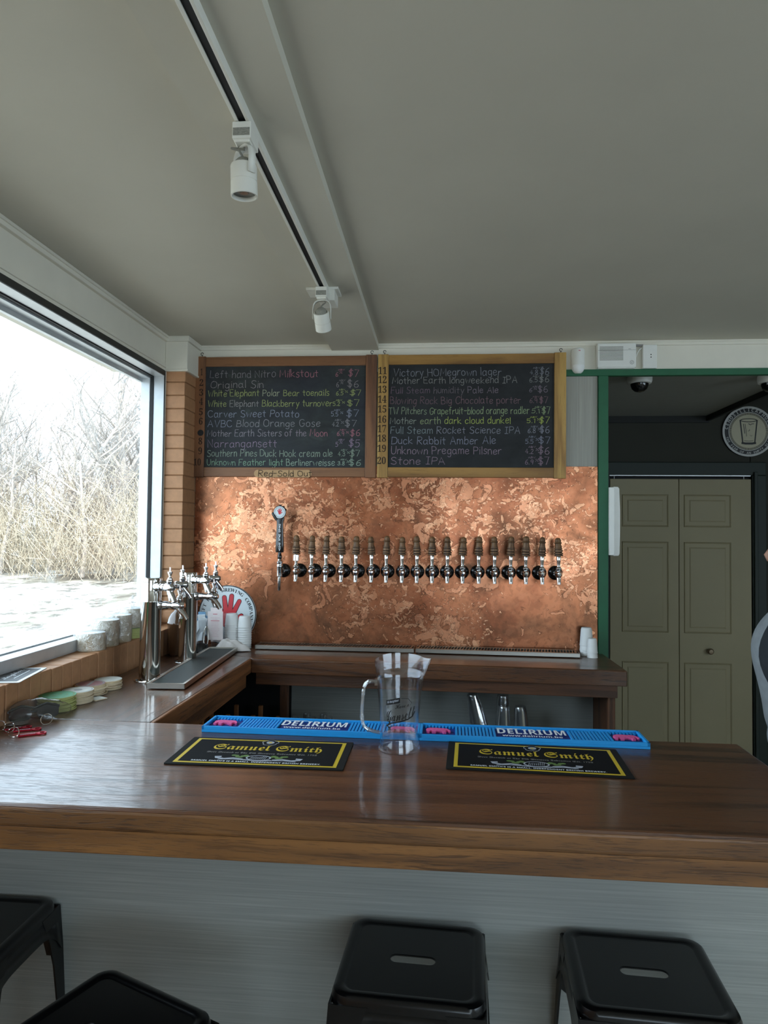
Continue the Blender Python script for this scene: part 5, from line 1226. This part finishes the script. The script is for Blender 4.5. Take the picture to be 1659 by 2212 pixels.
# round pub sign
t = thing('round_pub_sign', 'round black sign with drinking glass drawing above the closet door', 'sign', (1.893, 4.398, 2.224))
b = MB(); R_ = .157; X = FACE((0, 0, 0)); b.lathe([(0, 0), (R_, 0), (R_, .012), (0, .012)], 64, 0, X, smooth=False); b.build('disc', 'black_print', t)
b = MB(); X = FACE((0, -.0128, 0)); disc(b, R_-.001, 0, 0, X, 64, rin=R_-.014); disc(b, .1225*.98, .0001, 0, X, 64, rin=.1185*.98)
arc_text(b, 'CENOSILLICAPHOBIA', .1335, .026, 171, 8, .0002, 0, X, False, sans); arc_text(b, 'THE FEAR OF AN EMPTY GLASS', .1335, .0185, 197, 343, .0002, 0, X, True, sans); b.build('ring_lettering', 'sign_ring', t)
b = MB(); disc(b, .103, .0002, 0, X, 64)
for i in range(110):
    a = 2*PI*i/110; b.stroke([(.105*math.cos(a), .105*math.sin(a)), (.1145*math.cos(a), .1145*math.sin(a))], .0028, 0, X, .0002)
b.build('cream_field', 'sign_cream', t)
b = MB()
for pts, w_ in (([(-.050, .068), (-.036, -.066)], .008), ([(.050, .068), (.036, -.066)], .008), ([(-.038, -.072), (-.02, -.075), (.02, -.075), (.038, -.072)], .013),
                ([(.048*math.cos(a), .069+.0095*math.sin(a)) for a in [2*PI*i/24 for i in range(25)]], .0045), ([(-.030, .045), (-.024, -.012)], .004), ([(-.020, .045), (-.013, -.03)], .003),
                ([(.0, .047), (.012, .040), (.018, .046), (.03, .047)], .004), ([(-.003, .002), (.006, .005), (.004, .012)], .003), ([(.008, -.024), (.016, -.03), (.02, -.024)], .002), ([(-.026, -.058), (0, -.060), (.026, -.058)], .003)):
    b.stroke(pts, w_, 0, X, .0005)
b.build('glass_drawing', 'black_print', t)

# ================================================================ STOOLS
def stool(x, y, rz, label, first=None):
    if first: return dup(first, (x, y, 0), rz, label, 'black metal stools at the bar')
    t = thing('bar_stool', label, 'stool', (x, y, 0), rz, 'black metal stools at the bar')
    H, hx = .722, .144; k = 7
    b = MB()
    rs = [rrect(.0450, .0120, .0119, k, H-.007), rrect(.0450, .0120, .0119, k, H-.0048), rrect(.0464, .0134, .0130, k, H-.0040), rrect(.0472, .0142, .0138, k, H-.0040), rrect(.117, .107, .018, k, H-.0040), rrect(.118, .108, .018, k, H-.0040), rrect(.1215, .1115, .020, k, H-.0020), rrect(.1245, .1145, .022, k, H-.0002), rrect(.134, .124, .028, k, H), rrect(.1405, .1305, .032, k, H-.0035), rrect(.1435, .1335, .034, k, H-.011), rrect(.1440, .1340, .034, k, H-.024)]
    b.rings(rs, 0, True); b.build('seat', 'stool_paint', t)
    for (ax, sg_) in (('x', 1), ('x', -1), ('y', 1), ('y', -1)):
        b = MB(); vs = []; n_ = 17; hw = .132 if ax == 'x' else .122; d = .1415 if ax == 'y' else .1315
        for row in range(2):
            for i in range(n_):
                u = -1+2*i/(n_-1)
                zb = H-.060-.050*abs(u)**5 if row else H-.020
                dd = d+(.004 if row else 0)+max(0, (H-.05-zb))*.13
                x_, y_ = (u*hw*(1.0+.03*row), sg_*dd) if ax == 'x' else (sg_*dd, u*hw*(1.0+.03*row))
                vs.append((x_, y_, zb))
        b.add(vs, [(i, i+1, n_+i+1, n_+i) for i in range(n_-1)], 0, True); o = b.build('apron', 'stool_paint', t); s = o.modifiers.new('thickness', 'SOLIDIFY'); s.thickness = .0025; s.offset = 0
    for sx in (-1, 1):
        for sy in (-1, 1):
            b = MB(); n_ = 12
            for fl in (0, 1):
                vs = []
                for i in range(n_+1):
                    f = i/n_; z = (H-.018)*(1-f)+.001; px = sx*(.1425+.044*f); py = sy*(.1325+.044*f); w_ = .026+.016*(1-f)+.030*max(0, 1-f*5)**2
                    vs += [(px, py, z), (px-sx*w_, py, z) if fl else (px, py-sy*w_, z)]
                b.add(vs, [(2*i, 2*i+1, 2*i+3, 2*i+2) for i in range(n_)], 0, False)
            o = b.build('leg', 'stool_paint', t); s = o.modifiers.new('thickness', 'SOLIDIFY'); s.thickness = .004; s.offset = 0
    for (ax, sg_) in (('x', 1), ('x', -1), ('y', 1), ('y', -1)):
        q = .1425+.044*.66; q2 = .1325+.044*.66
        b = MB()
        if ax == 'x': b.box(-q+.004, q-.004, sg_*(q2-.006)-.003, sg_*(q2-.006)+.003, .235, .262)
        else: b.box(sg_*(q-.006)-.003, sg_*(q-.006)+.003, -q2+.004, q2-.004, .235, .262)
        b.build('footrest', 'stool_paint', t, bevel=.0015)
    for sx in (-1, 1):
        for sy in (-1, 1):
            b = MB(); b.lathe([(0, 0), (.014, 0), (.015, .004), (.012, .014), (0, .014)], 14, 0, Matrix.Translation((sx*.178, sy*.168, 0))); b.build('rubber_foot', 'black_rubber', t)
    return t
st = stool(-.048, 1.400, -.05, 'black metal stool tucked at the bar below the pitcher')
stool(.404, 1.405, -.05, 'black metal stool tucked at the bar below the right bar mat', st)
stool(-.566, 1.142, -.42, 'black metal stool turned askew, nearest the camera', st)
stool(-1.012, 1.412, 0, 'black metal stool beside the brick wall under the counter end', st)

# ================================================================ PERSON AT THE BAR END
def skin_mesh(name, nodes, edges, mat, parent, sub=2, root=0):
    me = bpy.data.meshes.new(name); me.from_pydata([n_[0] for n_ in nodes], edges, []); me.materials.append(M[mat])
    o = bpy.data.objects.new(name, me); C.objects.link(o); o.parent = parent
    m = o.modifiers.new('skin', 'SKIN'); m.use_smooth_shade = True
    for i, n_ in enumerate(nodes):
        sv = me.skin_vertices[0].data[i]; sv.radius = (n_[1], n_[2] if len(n_) > 2 else n_[1]); sv.use_root = (i == root)
    s = o.modifiers.new('smooth', 'SUBSURF'); s.levels = sub; s.render_levels = sub
    return o
pp = thing('person', 'person in grey top with charcoal sleeves standing at the right picture edge', 'person', (1.178, 2.30, 0), -.58)
# body faces -x; legs, torso, neck and head as one figure
nodes = [((0, 0, .93), .085, .115), ((.01, 0, 1.02), .08, .105), ((-.01, 0, 1.15), .085, .11), ((-.01, 0, 1.25), .08, .115), ((.01, 0, 1.34), .055, .07), ((.0, 0, 1.40), .050, .050), ((-.02, 0, 1.46), .060, .060), ((-.025, 0, 1.53), .083, .073), ((-.01, 0, 1.60), .073, .066),
         ((0, -.08, .84), .06, .06), ((-.015, -.10, .48), .045, .045), ((.015, -.10, .09), .035, .035), ((-.12, -.105, .035), .026, .030),
         ((0, .08, .84), .06, .06), ((-.015, .10, .48), .045, .045), ((.015, .10, .09), .035, .035), ((-.12, .105, .035), .026, .030),
         ((-.02, -.155, 1.29), .035, .035), ((.03, -.21, 1.07), .034, .034), ((-.02, -.20, .88), .028, .028), ((-.035, -.195, .81), .030, .020),
         ((-.02, .155, 1.29), .035, .035), ((.03, .21, 1.07), .034, .034), ((-.02, .20, .88), .028, .028), ((-.035, .195, .81), .030, .020)]
edges = [(0, 1), (1, 2), (2, 3), (3, 4), (4, 5), (5, 6), (6, 7), (7, 8), (0, 9), (9, 10), (10, 11), (11, 12), (0, 13), (13, 14), (14, 15), (15, 16), (3, 17), (17, 18), (18, 19), (19, 20), (3, 21), (21, 22), (22, 23), (23, 24)]
body = skin_mesh('body', nodes, edges, 'skin', pp)
def ovals(rows_, n_=32):
    return [[(cx+rx*math.cos(q), ry*math.sin(q), z) for q in [2*PI*i/n_ for i in range(n_)]] for cx, rx, ry, z in rows_]
gt = MB(); gt.rings(ovals([(0, .118, .152, .905), (0, .122, .156, .912), (0, .124, .157, .945), (0, .118, .152, .955), (0, .132, .162, .985), (.0, .136, .163, 1.04), (-.012, .142, .160, 1.12), (-.022, .152, .168, 1.20), (-.018, .142, .175, 1.27), (-.005, .115, .155, 1.325), (.002, .085, .105, 1.36), (.002, .066, .07, 1.385), (.002, .060, .064, 1.38)]), 0, True)
o = gt.build('grey_top', 'fleece_grey', pp); o['label'] = 'light grey pullover with ribbed hem'; o.modifiers.new('smooth', 'SUBSURF').render_levels = 2
for s_ in (-1, 1):
    skin_mesh('sleeve', [((-.01, s_*.095, 1.325), .060, .050), ((-.035, s_*.150, 1.285), .078, .062), ((-.062, s_*.185, 1.21), .080, .060), ((-.02, s_*.205, 1.13), .068, .056), ((.025, s_*.212, 1.06), .055, .052), ((.005, s_*.207, .96), .048, .046), ((-.018, s_*.20, .885), .040, .040)], [(0, 1), (1, 2), (2, 3), (3, 4), (4, 5), (5, 6)], 'charcoal_cloth', pp)['label'] = 'charcoal raglan sleeve'
    skin_mesh('trouser_leg', [((.0, s_*.055, .93), .11, .10), ((0, s_*.085, .82), .100, .098), ((-.015, s_*.10, .48), .076, .076), ((.015, s_*.10, .07), .066, .066)], [(0, 1), (1, 2), (2, 3)], 'denim', pp)
    skin_mesh('shoe', [((.05, s_*.10, .045), .046, .044), ((-.06, s_*.102, .046), .048, .050), ((-.15, s_*.105, .034), .038, .045)], [(0, 1), (1, 2)], 'black_rubber', pp)
    for i, (dy, ln) in enumerate(((-.024, .055), (-.009, .066), (.007, .063), (.022, .05))):
        skin_mesh('finger', [((-.037+dy*.4, s_*.195+dy*.2, .81), .0085), ((-.043+dy, s_*.193, .81-ln*.6), .0085), ((-.039+dy, s_*.190, .81-ln), .007)], [(0, 1), (1, 2)], 'skin', body, 1)
    skin_mesh('thumb', [((-.050, s_*.185, .835), .010), ((-.073, s_*.175, .81), .009), ((-.077, s_*.173, .79), .0075)], [(0, 1), (1, 2)], 'skin', body, 1)
hb = MB(); X = Matrix.Translation((-.012, 0, 1.555))
hb.rings([[((.098*sc)*math.cos(a)+.012, .082*sc*math.sin(a), z) for a in [2*PI*i/28 for i in range(28)]] for z, sc in ((.03, 1.0), (.055, .95), (.08, .74), (.095, .42), (.1, .05))], 0, True, True, False, True, X)
hb.rings([[(.03+.075*math.cos(a), .083*math.sin(a), z) for a in [-1.75+3.5*i/20 for i in range(21)]] for z in (-.10, -.05, 0, .035)], 0, True, False, X=X)
hb.build('hair', 'hair', body)
b = MB(); b.tube([(-.098, 0, 1.548), (-.108, 0, 1.530), (-.118, 0, 1.512), (-.112, 0, 1.500), (-.100, 0, 1.496)], [.006, .009, .012, .012, .006], 12); b.build('nose', 'skin', body)
for s_ in (-1, 1):
    b = MB(); b.lathe([(0, .012), (.008, .009), (.012, 0), (.008, -.009), (0, -.012)], 14, 0, Matrix.Translation((-.0855, s_*.031, 1.535)) @ Matrix.Scale(.8, 4)); b.lathe([(0, .0045), (.004, .004), (.005, .0)], 10, 1, Matrix.Translation((-.0945, s_*.031, 1.535)) @ Matrix.Rotation(-PI/2, 4, 'Y') @ Matrix.Scale(.6, 4)); b.build('eye', ['white_plastic', 'black_print'], body)
    b = MB(); b.lathe([(0, .005), (.022, .003), (.026, 0), (.018, -.004), (0, -.004)], 14, 0, Matrix.Translation((-.005, s_*.078, 1.525)) @ Matrix.Rotation(s_*-PI/2, 4, 'X')); b.build('ear', 'skin', body)
b = MB(); b.tube([(-.086, -.020, 1.467), (-.096, -.008, 1.470), (-.098, 0, 1.469), (-.096, .008, 1.470), (-.086, .020, 1.467)], .005, 8); b.build('mouth', 'pink_print', body)

# ================================================================ OUTSIDE
gd = MB(); nx = 40
for_v = []; 
for j in range(nx+1):
    for i in range(nx+1):
        x = -1.5-70*(i/nx)**1.6; y = -25+90*j/nx
        d = max(0, -x-2); for_v.append((x, y, -.35+.25*min(1, d/14)+.06*math.sin(x*.9+y*.4)*min(1, d/6)))
gd.add(for_v, [(j*(nx+1)+i+1, j*(nx+1)+i, (j+1)*(nx+1)+i, (j+1)*(nx+1)+i+1) for j in range(nx) for i in range(nx)], 0, True)
struct(gd.build('ground', 'snowy_ground'), 'pale sunlit ground with patches of thin snow')
def tree(x, y, h, seed, label, lean=0, dens=1.0, fork=.45, r0_=.11):
    r_ = random.Random(seed); t = thing('bare_tree', label, 'tree', (x, y, -.12), 0, 'bare trees outside the window')
    tk_ = MB(); br_ = MB()
    def grow(p, d, L, r, lv):
        pts = [p]; n_ = 5 if lv < 2 else 4; dd = d.copy()
        for i in range(n_):
            dd = (dd+Vector((r_.gauss(0, .10+.05*lv), r_.gauss(0, .10+.05*lv), r_.gauss(.02, .05)))).normalized(); pts.append(pts[-1]+dd*L/n_)
        rr = [max(.0035, r*(1-.6*i/n_)) for i in range(n_+1)]
        (tk_ if lv == 0 else br_).tube(pts, rr, 7 if lv == 0 else 5 if lv < 2 else 3, 0, False)
        if lv >= 4: return
        nb = {0: int(11*dens), 1: int(6*dens), 2: 4, 3: 3}[lv]
        for i in range(nb):
            f = r_.uniform(.28 if lv == 0 else .2, 1); k_ = min(n_-1, int(f*n_)); q = pts[k_].lerp(pts[k_+1], f*n_-k_)
            ax = Vector((r_.gauss(0, 1), r_.gauss(0, 1), r_.gauss(0, .25))).normalized()
            nd = (dd*.75+ax*r_.uniform(.5, .95)+Vector((0, 0, .22))).normalized()
            grow(q, nd, L*r_.uniform(.34, .58)*(1.15-.4*f), max(.006, r*.5*(1.1-.5*f)), lv+1)
    grow(Vector((0, 0, 0)), Vector((lean, 0, 1)).normalized(), h, r0_, 0)
    tk_.build('trunk', 'bark', t); br_.build('branches', 'bark', t)
tree(-12.7, 25.5, 9.0, 1, 'tallest bare tree, straight trunk close to the far window edge', .02, 1.1, r0_=.17)
tree(-13.3, 27.5, 9.4, 2, 'tall bare tree with slim trunk just behind the tallest tree', -.03, 1.0, r0_=.12)
tree(-14.3, 24.0, 7.4, 3, 'bare leaning tree left of the tallest tree beyond the window', .18, 1.0, r0_=.12)
tree(-17.0, 25.0, 6.4, 4, 'crooked bare tree at the near window edge', -.12, 1.1, r0_=.14)
rt_ = random.Random(9)
for i in range(74):
    yy = rt_.uniform(23, 35); k = rt_.uniform(.38, 1.15); hh = rt_.uniform(3.6, 6.6)*(yy/27)
    tree(-yy*k, yy, hh, 100+i, 'thin bare tree in the pale thicket beyond the snowy ground', rt_.uniform(-.25, .25), .85, r0_=rt_.uniform(.05, .09))
b = MB(); rb_ = random.Random(12)
for i in range(13000):
    yy = rb_.uniform(22.0, 34); x = -yy*rb_.uniform(.36, 1.25); h = rb_.uniform(.6, 3.4)*(.5+.5*rb_.random()); a = rb_.uniform(0, 6.3); s_ = rb_.uniform(.2, 1.5)
    p0 = Vector((x, yy, -.15+(rb_.random()**2)*2.6)); p1 = p0+Vector((s_*math.cos(a)*h*.4, s_*math.sin(a)*h*.4, h*.6)); p2 = p1+Vector((s_*math.cos(a+rb_.uniform(-1, 1))*h*.5, s_*math.sin(a)*h*.4, h*rb_.uniform(.0, .45)))
    b.tube([p0, p1, p2], [.010, .007, .004], 3, 0, False)
o = b.build('brush', 'brush_stems'); tag(o, 'dense tangle of tan leafless brush beneath the bare trees', 'brush', None, 'stuff')

# lettering helper is only a source of outlines
bpy.data.objects.remove(_to); bpy.data.curves.remove(_tc); bpy.data.scenes.remove(_ts)
